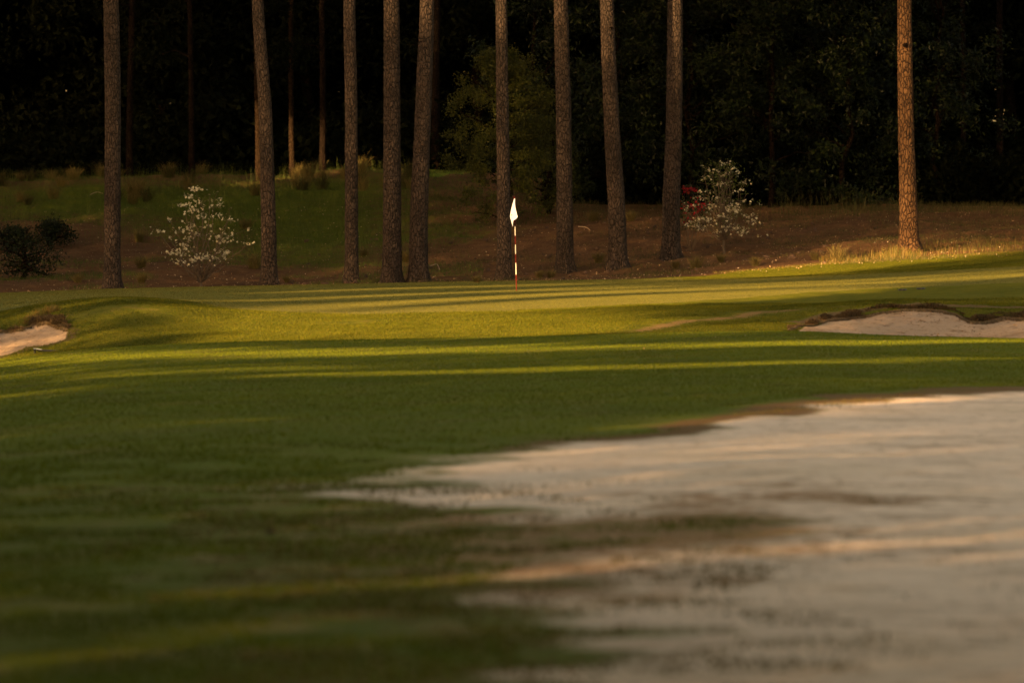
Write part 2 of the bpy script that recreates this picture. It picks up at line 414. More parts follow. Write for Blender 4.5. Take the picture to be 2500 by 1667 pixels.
def plain(name, col, rough=.6, spec=.3, var=.15, scale=40, trans=0):
    m, nt = new_mat(name); q = N(nt)
    P = q.n('ShaderNodeNewGeometry').outputs['Position']
    c = q.mix(q.step(q.noise(P, scale, 3), .3, .7), tuple(x*(1-var) for x in col), tuple(min(1, x*(1+var)) for x in col))
    b = q.n('ShaderNodeBsdfPrincipled'); q.l(c, b.inputs['Base Color']); b.inputs['Roughness'].default_value = rough; b.inputs['Specular IOR Level'].default_value = spec
    o = q.n('ShaderNodeOutputMaterial')
    if trans:
        t = q.n('ShaderNodeBsdfTranslucent'); q.l(c, t.inputs[0]); mx = q.n('ShaderNodeMixShader'); mx.inputs[0].default_value = trans
        q.l(b.outputs[0], mx.inputs[1]); q.l(t.outputs[0], mx.inputs[2]); q.l(mx.outputs[0], o.inputs[0])
    else: q.l(b.outputs[0], o.inputs[0])
    return m

M_ground = ground_material()
M_bark = bark_material('pine_bark', (0.0496,0.0352,0.0280), (0.0736,0.0528,0.0416), (0.0112,0.0080,0.0056), 16.)
M_bark2 = bark_material('dark_bark', (.016,.011,.008), (.024,.016,.012), (.006,.004,.003), 22, .02)
M_barkr = bark_material('reddish_bark', (.095,.050,.022), (.135,.074,.034), (.020,.010,.005), 13.)
M_barks = bark_material('thin_bark', (0.0224,0.0144,0.0088), (0.0320,0.0208,0.0128), (0.0096,0.0064,0.0040), 22., .02)
M_twig = plain('twig', (.11,.08,.055), .8)
M_needle = leaf_material('pine_needles', [(0.0240,0.0400,0.0096), (0.0360,0.0560,0.0120), (0.0480,0.0600,0.0160)], .6, .2, .3)
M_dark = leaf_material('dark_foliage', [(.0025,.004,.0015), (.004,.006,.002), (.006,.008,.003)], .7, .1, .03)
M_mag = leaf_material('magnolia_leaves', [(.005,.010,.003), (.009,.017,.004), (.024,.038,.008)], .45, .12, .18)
M_holly = leaf_material('yellow_green_leaves', [(0.0280,0.0384,0.0040), (0.0480,0.0576,0.0056), (0.0880,0.0880,0.0088)], .5, .3, .25)
M_lime = leaf_material('young_leaves', [(0.0720,0.1120,0.0160), (0.1120,0.1360,0.0240)], .5, .4, .3)
M_white = leaf_material('white_bracts', [(.50,.45,.30), (.62,.57,.41), (.72,.68,.52)], .6, .15, .2)
M_red = leaf_material('red_petals', [(.22,.008,.012), (.34,.012,.025), (.26,.02,.02)], .5, .3, .2)
M_grass_hill = leaf_material('meadow_blades', [(0.0480,0.0456,0.0136), (0.0760,0.0600,0.0216), (0.0400,0.0544,0.0096), (0.0960,0.0760,0.0320)], .7, .3, .2)
M_grass_green = leaf_material('green_blades', [(0.0480,0.0800,0.0080), (0.0720,0.1040,0.0112), (0.0960,0.1040,0.0176)], .6, .35, .3)
M_wire = leaf_material('wiregrass_blades', [(.13,.098,.032), (.19,.14,.055), (.10,.10,.025), (.24,.18,.08)], .7, .35, .1)
M_turf = leaf_material('bank_turf', [(0.0600,0.0800,0.0024), (0.0880,0.1000,0.0040), (0.1200,0.1040,0.0080), (0.0440,0.0600,0.0024)], .6, .4, .1)
M_fair = leaf_material('fairway_blades', [(0.0840,0.1160,0.0056), (0.1080,0.1360,0.0072), (0.1240,0.1320,0.0104)], .6, .45, .08)
M_greenb = leaf_material('green_blades_short', [(0.0960,0.1000,0.0160), (0.1200,0.1160,0.0224), (0.1360,0.1200,0.0280)], .6, .4, .08)
M_dead = leaf_material('dead_turf', [(.10,.06,.03), (.06,.04,.02), (.24,.17,.10), (.06,.06,.015)], .8, .15, .15)
M_seed = leaf_material('seed_grass', [(0.0720,0.0960,0.0096), (0.1120,0.1040,0.0120), (0.1760,0.0960,0.0200), (0.2080,0.1360,0.0480)], .6, .35, .3)
M_debris = leaf_material('fallen_leaves', [(.42,.30,.18), (.25,.14,.07), (.55,.45,.33), (.12,.07,.04)], .6, .1, .3)
M_cone = plain('pine_cone', (.06,.036,.024), .8, var=.4, scale=90)
M_flag = plain('flag_cloth', (.70,.73,.90), .7, var=.02, trans=.25)
M_pwhite = plain('white_paint', (.60,.58,.54), .5, var=.05)
M_pred = plain('red_paint', (.085,.007,.005), .5, .08, var=.1)
M_grey = plain('grey_print', (.22,.24,.24), .6)
M_black = plain('black_plastic', (.012,.012,.014), .45, .4)
M_pale = plain('weathered_grey', (.30,.34,.38), .5)

# ------------------------------------------------------------------ ground objects
nr, nc = XX.shape
idx = np.arange(nr*nc).reshape(nr, nc)
Vg = np.stack([XX, DD, Z2], -1).reshape(-1, 3)
# vertex normals of the whole sheet, shared along the seams
dX = np.gradient(Vg.reshape(nr, nc, 3), axis=1); dY = np.gradient(Vg.reshape(nr, nc, 3), axis=0)
Ng = np.cross(dX, dY).reshape(-1, 3); Ng /= np.linalg.norm(Ng, axis=1)[:, None]
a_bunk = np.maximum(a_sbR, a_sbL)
ATT = dict(sand=a_sand, straw=a_straw, dry=a_dry, hill=a_hill, far=a_far, green=a_green, back=a_back, slope=a_slope, lip=a_lip, scar=a_scar, rim=a_rim, bunk=a_bunk)
quad = np.stack([idx[:-1, :-1], idx[:-1, 1:], idx[1:, 1:], idx[1:, :-1]], -1).reshape(-1, 4)
def fc(a): a = a.ravel(); return a[quad].mean(1)
fd = fc(DD); fx = fc(XX)
REG = np.zeros(len(quad), int)                      # 0 = pine straw ground
REG[fd < 95.6] = 1                                  # fairway
REG[(fd >= 95.6) & (fc(a_back) < .5)] = 2           # grass bank
REG[fc(a_green) > .5] = 3
REG[fc(a_sand) > .5] = 4
REG[fc(a_sbL) > .5] = 5
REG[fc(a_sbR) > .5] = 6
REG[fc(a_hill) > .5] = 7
names = {0: ('ground', 'brown slope covered in fallen pine straw under the pines'),
 1: ('fairway', 'smooth mown green fairway crossed by thin bands of evening light'),
 2: ('grass_bank', 'coarser grass bank rising from the fairway to the putting green'),
 3: ('putting_green', 'pale closely mown putting green around the flagstick'),
 4: ('sandy_ground', 'pale out of focus sandy area in the right foreground'),
 5: ('sand_bunker', 'small sand bunker at the left edge with a sunlit ridge of sand'),
 6: ('sand_bunker', 'wide shaded sand bunker under a ragged brown turf lip on the right'),
 7: ('grassy_hill', 'green grassy slope behind the left pines')}
for r, (nm, lab) in names.items():
    q = quad[REG == r]; used, inv = np.unique(q, return_inverse=True); inv = inv.reshape(q.shape)
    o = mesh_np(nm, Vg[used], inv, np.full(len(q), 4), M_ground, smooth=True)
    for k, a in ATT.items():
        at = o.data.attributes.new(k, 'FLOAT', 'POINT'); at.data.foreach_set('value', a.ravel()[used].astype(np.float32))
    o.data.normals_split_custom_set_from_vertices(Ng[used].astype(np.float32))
    tag(o, lab, kind='structure')

# ------------------------------------------------------------------ sun geometry and the light gaps
AZ = math.radians(55); EL = math.radians(10.0)
SD = np.array([math.cos(AZ), math.sin(AZ)]); SN = np.array([-SD[1], SD[0]]); TE = math.tan(EL)
def sk(x, d, z): return x*SN[0]+d*SN[1], z+(x*SD[0]+d*SD[1])*TE
S0, S1, K0, K1 = -12., 150., -8., 50.; DSK = .12
LIT = np.zeros((int((S1-S0)/DSK), int((K1-K0)/DSK)), np.float32)
def splat(x, d, z, v, r=1):
    s, k = sk(np.asarray(x, float), np.asarray(d, float), np.asarray(z, float))
    i = ((s-S0)/DSK).astype(int); j = ((k-K0)/DSK).astype(int)
    v = np.broadcast_to(v, i.shape)
    for a in range(-r, r+1):
        for b in range(-r, r+1):
            ii = np.clip(i+a, 0, LIT.shape[0]-1); jj = np.clip(j+b, 0, LIT.shape[1]-1)
            np.maximum.at(LIT, (ii, jj), v)
# photo coordinates of the visible ground
YP = YH+(H-Z2)*F/np.maximum(DD, 15); PXg = uu*F+1250
vis = YP < np.minimum.accumulate(np.where(DD < 15.5, 3000, YP), axis=0)+2.5
sel = vis & (DD > 16) & (PXg > -350) & (PXg < 2850)
gx, gd, gz, gp, gy = XX[sel], DD[sel], Z2[sel], PXg[sel], YP[sel]
def band(pts, hts, v):
    xs = [p[0] for p in pts]; ys = [p[1] for p in pts]
    yc = np.interp(gp, xs, ys); h = np.interp(gp, xs, hts)
    mk = (gp >= xs[0]) & (gp <= xs[-1]) & (np.abs(gy-yc) <= h)
    splat(gx[mk], gd[mk], gz[mk], v, 0)
def area(poly, v, nz=0.):
    mk = sdist(poly, gp, gy) < 0
    if nz: mk &= fbm(gx, gd, .7, 77, 2) > nz-.5
    splat(gx[mk], gd[mk], gz[mk], v, 0)
# fairway bands
band([(-300,893),(0,882),(170,873),(500,863),(850,859),(1300,851),(1700,844),(2100,836),(2700,829)], [6,7,9,9,9,7,4.5,4,2], 1)
band([(-300,925),(0,912),(400,909),(900,899)], [4,5,5,3], .6)
band([(700,916),(1000,910),(1400,900),(1900,887),(2400,873)], [2,4,4,4,2], .9)
band([(-300,980),(0,965),(350,950)], [3,3,2], .45)
0 and band([(650,968),(1000,960),(1300,952)], [2,4,2], .7)
0 and band([(300,1045),(1000,1034),(1250,1020)], [2,3,2], .6)
0 and band([(-300,1150),(0,1128),(500,1103),(1000,1082)], [1,2,2,1], .3)
0 and band([(-300,1185),(0,1164),(450,1142)], [1,2,1], .3)
# bank
area([(560,772),(640,762),(900,766),(1150,764),(1400,772),(1550,790),(1500,812),(1250,822),(900,827),(640,832),(520,830),(620,812)], 1)
area([(240,815),(400,796),(560,770),(640,766),(560,800),(400,815),(250,826)], .65)
area([(250,764),(300,748),(370,742),(400,748),(330,765)], .6)
area([(1250,750),(1500,760),(1750,745),(1700,790),(1500,800)], .45)
area([(1600,812),(1800,798),(1960,785),(1900,806),(1700,818)], .7)
# putting green
band([(560,764),(700,757),(1000,737),(1400,716),(1800,703),(2100,692),(2700,662)], [3,3.5,3.5,3,2.5,2.2,2], 1)
area([(1040,752),(1250,738),(1500,723),(1800,711),(2050,704),(2150,706),(1900,728),(1700,740),(1400,755),(1150,764),(1000,764)], 1)
band([(600,735),(900,723),(1300,708),(1700,698),(2050,687),(2600,656)], [1,1.4,1.4,1.2,1.4,1.2], .9)
band([(700,713),(1000,703),(1500,692)], [.8,1.2,.8], .8)
area([(1690,680),(1800,660),(2010,640),(2200,628),(2420,614),(2420,624),(2250,640),(2050,664),(1850,678)], 1)
area([(1960,640),(2020,600),(2240,580),(2260,600),(2500,570),(2500,608),(2240,632)], .62)
# left bunker
area([(-60,900),(-60,880),(50,822),(88,793),(78,770),(105,755),(122,765),(104,800),(50,838),(0,868)], .6)
area([(150,845),(155,805),(170,790),(175,810),(165,840)], .5)
# foreground sand
area([(850,1215),(1060,1165),(1300,1105),(1600,1080),(1900,1100),(1800,1160),(1400,1235),(1050,1240)], .4)
band([(1000,1232),(1250,1213),(1700,1182),(2300,1150),(2800,1140)], [3,6,8,7,5], .22)
0 and band([(1450,1460),(1700,1440),(2300,1400),(2700,1380)], [6,14,14,8], .16)
band([(1700,1030),(1800,1016),(2150,976),(2300,964)], [2,5,4,2], .8)
0 and area([(900,1205),(1100,1140),(1400,1100),(1500,1130),(1300,1200),(1050,1225)], .40)
# upright things
def upright(px0, px1, y0, y1, d, v, step=.05):
    xs = np.arange((px0-1250)/F*d, (px1-1250)/F*d+.01, step); zs = np.arange(H-(y1-YH)/F*d, H-(y0-YH)/F*d, step)
    a, b = np.meshgrid(xs, zs); splat(a.ravel(), np.full(a.size, d), b.ravel(), v, 1)
upright(1242, 1270, 478, 712, 128, .55)
upright(2150, 2262, -500, 600, 151, .36)
upright(1620, 1680, -700, 55, 156, .7)
upright(1205, 1245, -700, 35, 151, .6)
upright(1015, 1070, -700, 30, 151, .75)
upright(690, 736, 305, 420, 192, 1)
upright(615, 645, 380, 445, 190, 1)
upright(1110, 1250, 200, 440, 171, .30)
upright(1960, 2240, 560, 640, 149, .6)
def sunfilter(P, size=.40):
    """keep the leaves that do not stand in a gap of light"""
    s, k = sk(P[:, 0], P[:, 1], P[:, 2])
    v = np.zeros(len(P))
    for a in (-.35, 0, .35):
        for b in (-.35, 0, .35):
            i = ((s+a*size-S0)/DSK).astype(int); j = ((k+b*size-K0)/DSK).astype(int)
            ok = (i >= 0) & (i < LIT.shape[0]) & (j >= 0) & (j < LIT.shape[1])
            v = np.maximum(v, np.where(ok, LIT[np.clip(i, 0, LIT.shape[0]-1), np.clip(j, 0, LIT.shape[1]-1)], 0))
    return RNG.random(len(P)) >= v

# ------------------------------------------------------------------ trees
def ground_P0(x, d): return np.stack([x, d, GH(x, d)], 1)
def crown_cloud(n, rx, ry, z0, z1, shape='cone', rng=RNG, clumps=60, cl=.16):
    """points of a crown gathered in clumps"""
    h = z1-z0
    t = rng.random(clumps)**.8
    prof = {'cone': lambda t: 1-.85*t, 'round': lambda t: np.sqrt(np.clip(1-(2*t-.9)**2*.8, .05, 1)), 'col': lambda t: np.clip(1.1-.9*t**3, .1, 1)}[shape]
    a = rng.uniform(0, 2*math.pi, clumps); r = np.sqrt(rng.random(clumps))*prof(t)
    C = np.stack([rx*r*np.cos(a), ry*r*np.sin(a), z0+t*h], 1)
    i = rng.integers(0, clumps, n)
    return C[i]+rng.normal(size=(n, 3))*np.array([rx, ry, rx*.8])*cl

def limb(p0, p1, n=6, sag=.1, rng=RNG):
    t = np.linspace(0, 1, n)[:, None]; p0 = np.array(p0, float); p1 = np.array(p1, float)
    L = min(np.linalg.norm(p1-p0), 5.); P = p0+(p1-p0)*t
    P[:, 2] += sag*L*np.sin(t[:, 0]*math.pi); P[1:-1] += rng.normal(size=(n-2, 3))*L*.03
    return P

def bend_tree(px_base, px_mid, px_top, d, wb, wt, label, ybase, material=None, knot=None, flare=.1):
    """mature pine: root flare, tapering trunk bent as traced, high crown above the picture"""
    material = material or M_bark
    xb, xm, xt = [(p-1250)/F*d for p in (px_base, px_mid, px_top)]
    zb = float(GH(xb, d)); zm = H+(YH-300)/F*d; zt = H+YH/F*d
    e = empty('pine_tree', (xb, d, zb), label, 'tree', 'tall pine trunks behind the green')
    zs = np.concatenate([np.arange(-.4, 9.8-zb, .05), np.linspace(9.9-zb, 27, 24)])
    za = zs+zb
    sl = (xt-xm)/(zt-zm)
    xs = pchip([zb-.5, zb+1.2, zm, zt, 30], np.array([xb, xb+(xm-xb)*.15, xm, xt, xt+sl*.5*(30-zt)]), za)-xb
    rb = wb/2*d/F; rt = wt/2*d/F; r = np.interp(za, [zb, zb+.6, zt, 28], [rb, rb*.97, rt, .07])
    r = r*(1+.32*np.exp(-np.clip(zs, 0, 9)/.22))
    seg = 44; ang = np.arange(seg)*2*math.pi/seg
    ph = RNG.uniform(0, 6.28, 3)
    fl = np.exp(-np.clip(zs, 0, 9)/.30)[:, None]*(.13*np.cos(5*ang+ph[0])+.08*np.cos(3*ang+ph[1]))[None]
    an = np.tile(ang, (len(zs), 1)); zz = np.repeat(zs[:, None], seg, 1)
    rel = vnoise(np.cos(an)*2+np.sin(an)*3.1+7, zz*1.0, 3.2, 5)*.05 + vnoise(an*7, zz*4.2, 1., 6+int(px_base))*.06
    rel += vnoise(an*2, zz*.9, 1., 16+int(px_base))*.05
    R = r[:, None]*(1+fl+rel+flare*np.exp(-np.clip(zs, 0, 9)/.35)[:, None]*np.clip(np.cos(ang), 0, 1)[None]**2)
    swy = .05*np.sin(zs*.5+ph[2])
    V = np.stack([xs[:, None]+R*np.cos(ang), swy[:, None]+R*np.sin(ang), zz], -1).reshape(-1, 3)
    i = np.arange(len(zs)-1)[:, None]*seg; j = np.arange(seg)[None]; k = (j+1) % seg
    f = np.stack([i+j, i+k, i+seg+k, i+seg+j], -1).reshape(-1, 4)
    mb = MB(); mb.add(V, f)
    mb.build('trunk', material, e, True)
    if knot:
        for (kx, ky) in knot:
            z = H+(YH-ky)/F*d-zb; x = float(np.interp(z, zs, xs)); rr = float(np.interp(z, zs, r))
            off = (kx-1250)/F*d-xb-x
            mk = MB(); p0 = np.array([x+off*.9, -math.sqrt(max(rr**2-off**2, 1e-4))+.02, z])
            tube(mk, [p0, p0+[.0, -.05, .01], p0+[.0, -.075, .0], p0+[0, -.06, 0]], [.07, .06, .035, .001], 9)
            mk.build('branch_stub', M_bark2, e, True)
    # crown above the frame
    mb = MB(); n = 1500; P = []
    tl = MB()
    for b in range(16):
        z = 15+11*b/15.; a = RNG.uniform(0, 6.28); L = 3.9*(1-.55*b/15)
        x0 = float(np.interp(z, zs, xs))
        tip = np.array([x0+L*math.cos(a), L*math.sin(a), z+L*.25])
        tube(tl, limb([x0, 0, z], tip), np.linspace(.07, .02, 6), 5)
        t = RNG.random(110)**.5
        P.append(np.array([x0, 0, z])+(tip-[x0, 0, z])*t[:, None]+RNG.normal(size=(110, 3))*.55)
    tl.build('limbs', M_bark2, e, True)
    V, f = leaf_quads(np.concatenate(P), RNG.uniform(.3, .6, 16*110), aspect=.45); mb.add(V, f)
    mb.build('crown', M_needle, e)
    return e

bend_tree(274, 276, 272, 149, 41, 38, 'leftmost of the tall pines, dark and very straight, left of the white dogwood', 705)
bend_tree(658, 649, 629, 150, 39, 28, 'dark leaning pine between the left dogwood and the middle pines', 697)
bend_tree(858, 858, 853, 151, 34, 29, 'slim straight pine just left of the close pair of thick pines', 690)
bend_tree(957, 957, 956, 151, 47, 38, 'thick upright pine, left one of the close pair with flared foot', 690)
bend_tree(1020, 1032, 1043, 151, 47, 35, 'thick pine leaning right, right one of the close pair', 690)
bend_tree(1231, 1227, 1224, 151, 36, 27, 'pine trunk directly behind the flag, slimmer with sunlit top', 684)
bend_tree(1379, 1376, 1369, 155, 42, 34, 'straight pine first to the right of the flag, standing in brown straw', 655)
bend_tree(1509, 1493, 1481, 154.5, 45, 33, 'pine leaning left with knots, second to the right of the flag', 660, knot=[(1490, 72), (1478, 232)])
bend_tree(1637, 1645, 1648, 157, 45, 36, 'pine with glowing orange top, just left of the right dogwood', 641)
bend_tree(2218, 2211, 2207, 152, 45, 34, 'solitary sunlit orange pine at the right with a dark knot', 592, M_barkr, knot=[(2208, 112)], flare=.75)

# background trunks of the wood
def slim_trunk(px, px_t, y_b, d, w, label, mat, y_t=-900, side=None):
    x = (px-1250)/F*d; zb = float(GH(x, d)); x1 = (px_t-1250)/F*d; zt = H+(YH-y_t)/F*d
    e = empty('woodland_tree', (x, d, zb), label, 'tree', 'slender trunks in the dark wood')
    mb = MB(); n = 40; t = np.linspace(0, 1, n)
    pts = np.stack([(x1-x)*t+np.sin(t*7+px)*.04, 0*t, -.3+(zt-zb)*t], 1)
    tube(mb, pts, np.interp(t, [0, .1, 1], [w*.62, w*.5, w*.3])*d/F, 12, jit=lambda a, b: RNG.normal(size=(a, b))*.06)
    mb.build('trunk', mat, e, True)
    mb = MB(); tw = MB(); C = []
    for b in range(9):
        z = (zt-zb)*(.22+.75*b/8); a = RNG.uniform(0, 6.28); L = RNG.uniform(1., 2.2)
        bx = float(np.interp(z, pts[:, 2], pts[:, 0]))
        tip = np.array([bx+L*math.cos(a), L*math.sin(a), z+RNG.uniform(-.2, .5)])
        tube(tw, limb([bx, 0, z], tip), np.linspace(.03, .008, 6), 5)
        tt = RNG.random(160)**.6
        C.append(np.array([bx, 0, z])+(tip-[bx, 0, z])*tt[:, None]+RNG.normal(size=(160, 3))*np.array([.3, .3, .16]))
    tw.build('branches', M_bark2, e, True)
    V, f = leaf_quads(np.concatenate(C), RNG.uniform(.10, .24, 9*160), aspect=.4); mb.add(V, f)
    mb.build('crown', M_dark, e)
for a in [(713,716,415,192,13,'slender trunk in the wood with a bright orange sunlit foot',M_barks),
          (630,622,437,190,15,'slender sunlit trunk half hidden behind the second pine from the left',M_barks),
          (786,784,408,194,15,'dark slender trunk between the second and third pines',M_bark2),
          (466,463,430,193,14,'thin dark trunk standing above the left dogwood',M_bark2),
          (318,338,430,196,17,'leaning dull trunk in the wood right of the leftmost pine',M_bark2),
          (1066,1068,420,200,20,'dark trunk in the gap right of the close pair of pines',M_bark2),
          (2440,2446,490,190,17,'reddish dark trunk near the right edge of the picture',M_bark2),
          (2350,2345,490,196,13,'thin dark trunk between the sunlit pine and the right edge',M_bark2)]:
    slim_trunk(a[0], a[1], a[2], a[3], a[4], a[5], a[6])

def leafy_tree(name, px, yb, d, rx, ry, h, n, size, mat, label, cat, shape='cone', z0=.0, clumps=90, cl=.13, droop=.3, group=None, aspect=.5):
    x = (px-1250)/F*d; zb = float(GH(x, d))
    e = empty(name, (x, d, zb), label, cat, group)
    mb = MB(); pts = limb([0, 0, -.3], [RNG.normal()*.2, 0, h*.85], 12, 0)
    tube(mb, pts, np.linspace(.10, .02, 12), 8)
    mb.build('trunk', M_bark2, e, True)
    P = crown_cloud(n, rx, ry, z0, h, shape, RNG, clumps, cl)
    keep = P[:, 2] > .02
    P = P[keep]
    tw = MB()
    for c in P[RNG.integers(0, len(P), 28)]:
        s = np.array([0, 0, max(.2, c[2]*.75)]); tube(tw, limb(s, c, 6, .05), np.linspace(.035, .008, 6), 5)
    tw.build('branches', M_bark2, e, True)
    V, f = leaf_quads(P, RNG.uniform(.6, 1.3, len(P))*size, aspect=aspect, droop=droop)
    mb = MB(); mb.add(V, f); mb.build('crown', mat, e)
    return e
leafy_tree('evergreen_tree', 1228, 500, 173, 1.75, 1.4, 5.3, 30000, .075, M_holly, 'yellow green conical tree behind the pine at the flag', 'tree', 'round', .15, 170, .075)
leafy_tree('evergreen_tree', 1330, 500, 176, 1.2, 1.2, 3.0, 9000, .075, M_holly, 'lower olive green bush to the right of the conical tree, behind the straight pine', 'tree', 'round', .1, 80, .10)
MG = 'magnolias along the right of the wood'
for (px, d, rx, h, lab) in [(1330,182,2.4,15,'tall dark magnolia rising behind the yellow green conical tree'),
        (1500,184,2.3,14,'dark magnolia behind the knotty left leaning pine'),
        (1690,183,2.4,14,'dark magnolia behind the right white dogwood'),
        (1880,182,2.3,13,'dark magnolia just right of the right white dogwood'),
        (2060,183,2.3,12,'dark magnolia left of the solitary sunlit pine'),
        (2290,186,2.4,12,'nearly black magnolia right of the solitary sunlit pine')]:
    leafy_tree('magnolia_tree', px, 480, d, rx, 1.8, h, 15000, .17, M_mag, lab, 'tree', 'col', .3, 130, .10, .5, MG, .45)

# the dark wood behind: a few kinds, copied
def dark_tree(loc, label):
    e = empty('dark_evergreen', loc, label, 'tree', 'dark trees of the wood')
    mb = MB(); tube(mb, limb([0, 0, -.3], [.3, 0, 22], 12, 0), np.linspace(.22, .05, 12), 8); mb.build('trunk', M_bark2, e, True)
    P = crown_cloud(60000, 4.6, 3.2, .5, 25, 'col', RNG, 260, .13)
    P = P[P[:, 2] > 0]
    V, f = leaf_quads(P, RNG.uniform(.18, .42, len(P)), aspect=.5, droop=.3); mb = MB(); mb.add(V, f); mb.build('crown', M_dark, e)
    return e
def copy_tree(o, loc, rz, sc=1., label=None):
    c = o.copy(); COL.objects.link(c); c.location = loc; c.rotation_euler[2] = rz; c.scale = (sc, sc, sc)
    if label: c['label'] = label
    for ch in list(o.children):
        k = ch.copy(); COL.objects.link(k); k.parent = c
    return c
WL = 'dense near black evergreen in the wood behind the pines'
protos = []
cnt = 0
for row, dd in enumerate((204, 211, 219, 228, 238)):
    xs = np.arange(-44, 46, 6.2)+(3.1 if row % 2 else 0)
    for x in xs:
        xx = x+RNG.normal()*.8; d = dd+RNG.normal()*1.5
        zz = float(GH(xx, d)) if abs(xx/d) < .3 else 3.
        if len(protos) < 3: protos.append(dark_tree((xx, d, zz), WL))
        else: copy_tree(protos[cnt % 3], (xx, d, zz), RNG.uniform(0, 6.28), RNG.uniform(.85, 1.15))
        cnt += 1

mb = MB(); n = 60000
x = RNG.uniform(-30, 30, n); d = RNG.uniform(199, 214, n); P = ground_P0(x, d); P[:, 2] += RNG.random(n)**1.5*(2.2+fbm(x, d, .4, 120)*2)
V, f = leaf_quads(P, RNG.uniform(.2, .45, n)); mb.add(V, f)
x = RNG.uniform(1, 24, 30000); d = RNG.uniform(184, 190, 30000); P = ground_P0(x, d); P[:, 2] += RNG.random(30000)**1.3*(1.6+fbm(x, d, .7, 121)*1.5)
V, f = leaf_quads(P, RNG.uniform(.15, .3, 30000)); mb.add(V, f)
tag(mb.build('undergrowth', M_dark), 'black tangle of undergrowth at the foot of the wood', 'undergrowth', kind='stuff')

# the wood on the sun side, outside the picture: its gaps let the evening light through
def shade_tree(s, t, hgt, wid, n, label, leaf=(.26, .40)):
    x, d = t*SD[0]+s*SN[0], t*SD[1]+s*SN[1]
    zz = float(GH(x, d)) if abs(x/max(d, 15)) < 5 and d > -70 else 0.
    P = np.stack([RNG.uniform(-wid/2, wid/2, n), RNG.normal(size=n)*.9, RNG.uniform(.2, 1, n)**1.0*hgt], 1)
    P[:, 2] = RNG.uniform(.0, hgt, n)
    W = np.array([x, d, zz])+P[:, :1]*np.append(SN, 0)+P[:, 1:2]*np.append(SD, 0)+P[:, 2:]*np.array([0, 0, 1.])
    W = W[sunfilter(W)]
    # nothing in front of the lens
    keep = (np.abs(W[:, 0]) > .13*np.abs(W[:, 1])+1.2) | (W[:, 1] < -1)
    W = W[keep]-np.array([x, d, zz])
    e = empty('shade_tree', (x, d, zz), label, 'tree', 'evergreens on the sunny side of the fairway')
    mb = MB(); tube(mb, limb([0, 0, -.3], [0, 0, hgt*.3], 8, 0), np.linspace(.16, .10, 8), 8); mb.build('trunk', M_bark2, e, True)
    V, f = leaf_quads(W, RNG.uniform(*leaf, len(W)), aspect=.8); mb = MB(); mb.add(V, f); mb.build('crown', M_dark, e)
s = -6.
while s < 140:
    shade_tree(s+RNG.normal()*.3, float(np.interp(s, [0, 20, 50, 100, 150], [-12, -6, 24, 42, 60]))+RNG.normal()*.6, 32, 5.6, 21000, 'tall evergreen on the sunny side of the fairway, outside the picture')
    s += 4.4

def shading_pine(x, d, rx, ry, z0, z1, n, label, hgt=None):  # pine added out of view; its crown blocks skylight to darken the edges
    e = empty('added_shade_pine', (x, d, float(GH(x, d))), label, 'tree', 'unseen pines added to darken the wood' if hgt else 'unseen pines added to darken the foreground')
    mb = MB(); tube(mb, limb([0, 0, -.3], [0, 0, z1*.9], 10, 0), np.linspace(.15 if hgt else .22, .06, 10), 10); mb.build('trunk', M_bark2 if hgt else M_bark, e, True)
    P = crown_cloud(n, rx, ry, z0, z1, 'round', RNG, 110, .14)
    W = P+[x, d, float(GH(x, d))]
    k_ = sunfilter(W); W = W[k_]; fr = (np.abs(W[:, 0]) < .115*W[:, 1]+.5) & (W[:, 2]-H < .05*W[:, 1]+.6) & (W[:, 1] > -2)
    if hgt: fr[:] = False
    P = W[~fr]-[x, d, float(GH(x, d))]
    V, f = leaf_quads(P, RNG.uniform(.18, .38, len(P))*(1.6 if hgt else 1), aspect=.5); mb = MB(); mb.add(V, f); mb.build('crown', M_mag if hgt else M_needle, e)
for i, (x, d, rx, ry, z0, z1) in enumerate([(-9, 24, 4.8, 5, .8, 11), (-10.5, 36, 4.6, 5, .8, 12), (-13, 49, 4.6, 6, .8, 12), (-7.5, 12, 5, 5, 3.5, 12),
        (9.8, 20, 4.2, 4.5, 2.0, 11), (7.5, 6, 5, 5, 4, 12), (-2, -6, 6, 6, 4.5, 13), (-11, 2, 5, 5, 2, 12), (-5.5, 20, 4.5, 5, 4.8, 12), (6.5, 17, 4, 4, 4.5, 11), (-4.8, 29, 4, 4, 5.5, 12)]):
    shading_pine(x, d, rx, ry, z0, z1, 16000, 'unseen spreading pine added beside the camera to darken the foreground')

for i, (x, d) in enumerate([(-20.5, 148), (-21.5, 160), (-22.5, 174), (-24, 188), (21, 152), (22, 166), (23.5, 180), (-12, 171), (-3.71, 176), (3.09, 166), (4.95, 176), (11.95, 171.5)]):  # added crowns beside and above the view, shading hill, trunks and wood
    z0 = 1. if abs(x) > 17 else 11.5
    shading_pine(x, d, 4.6, 5.5, z0, 21, 9000, 'unseen spreading pine added by the wood to darken its trunks and hill', 'far')

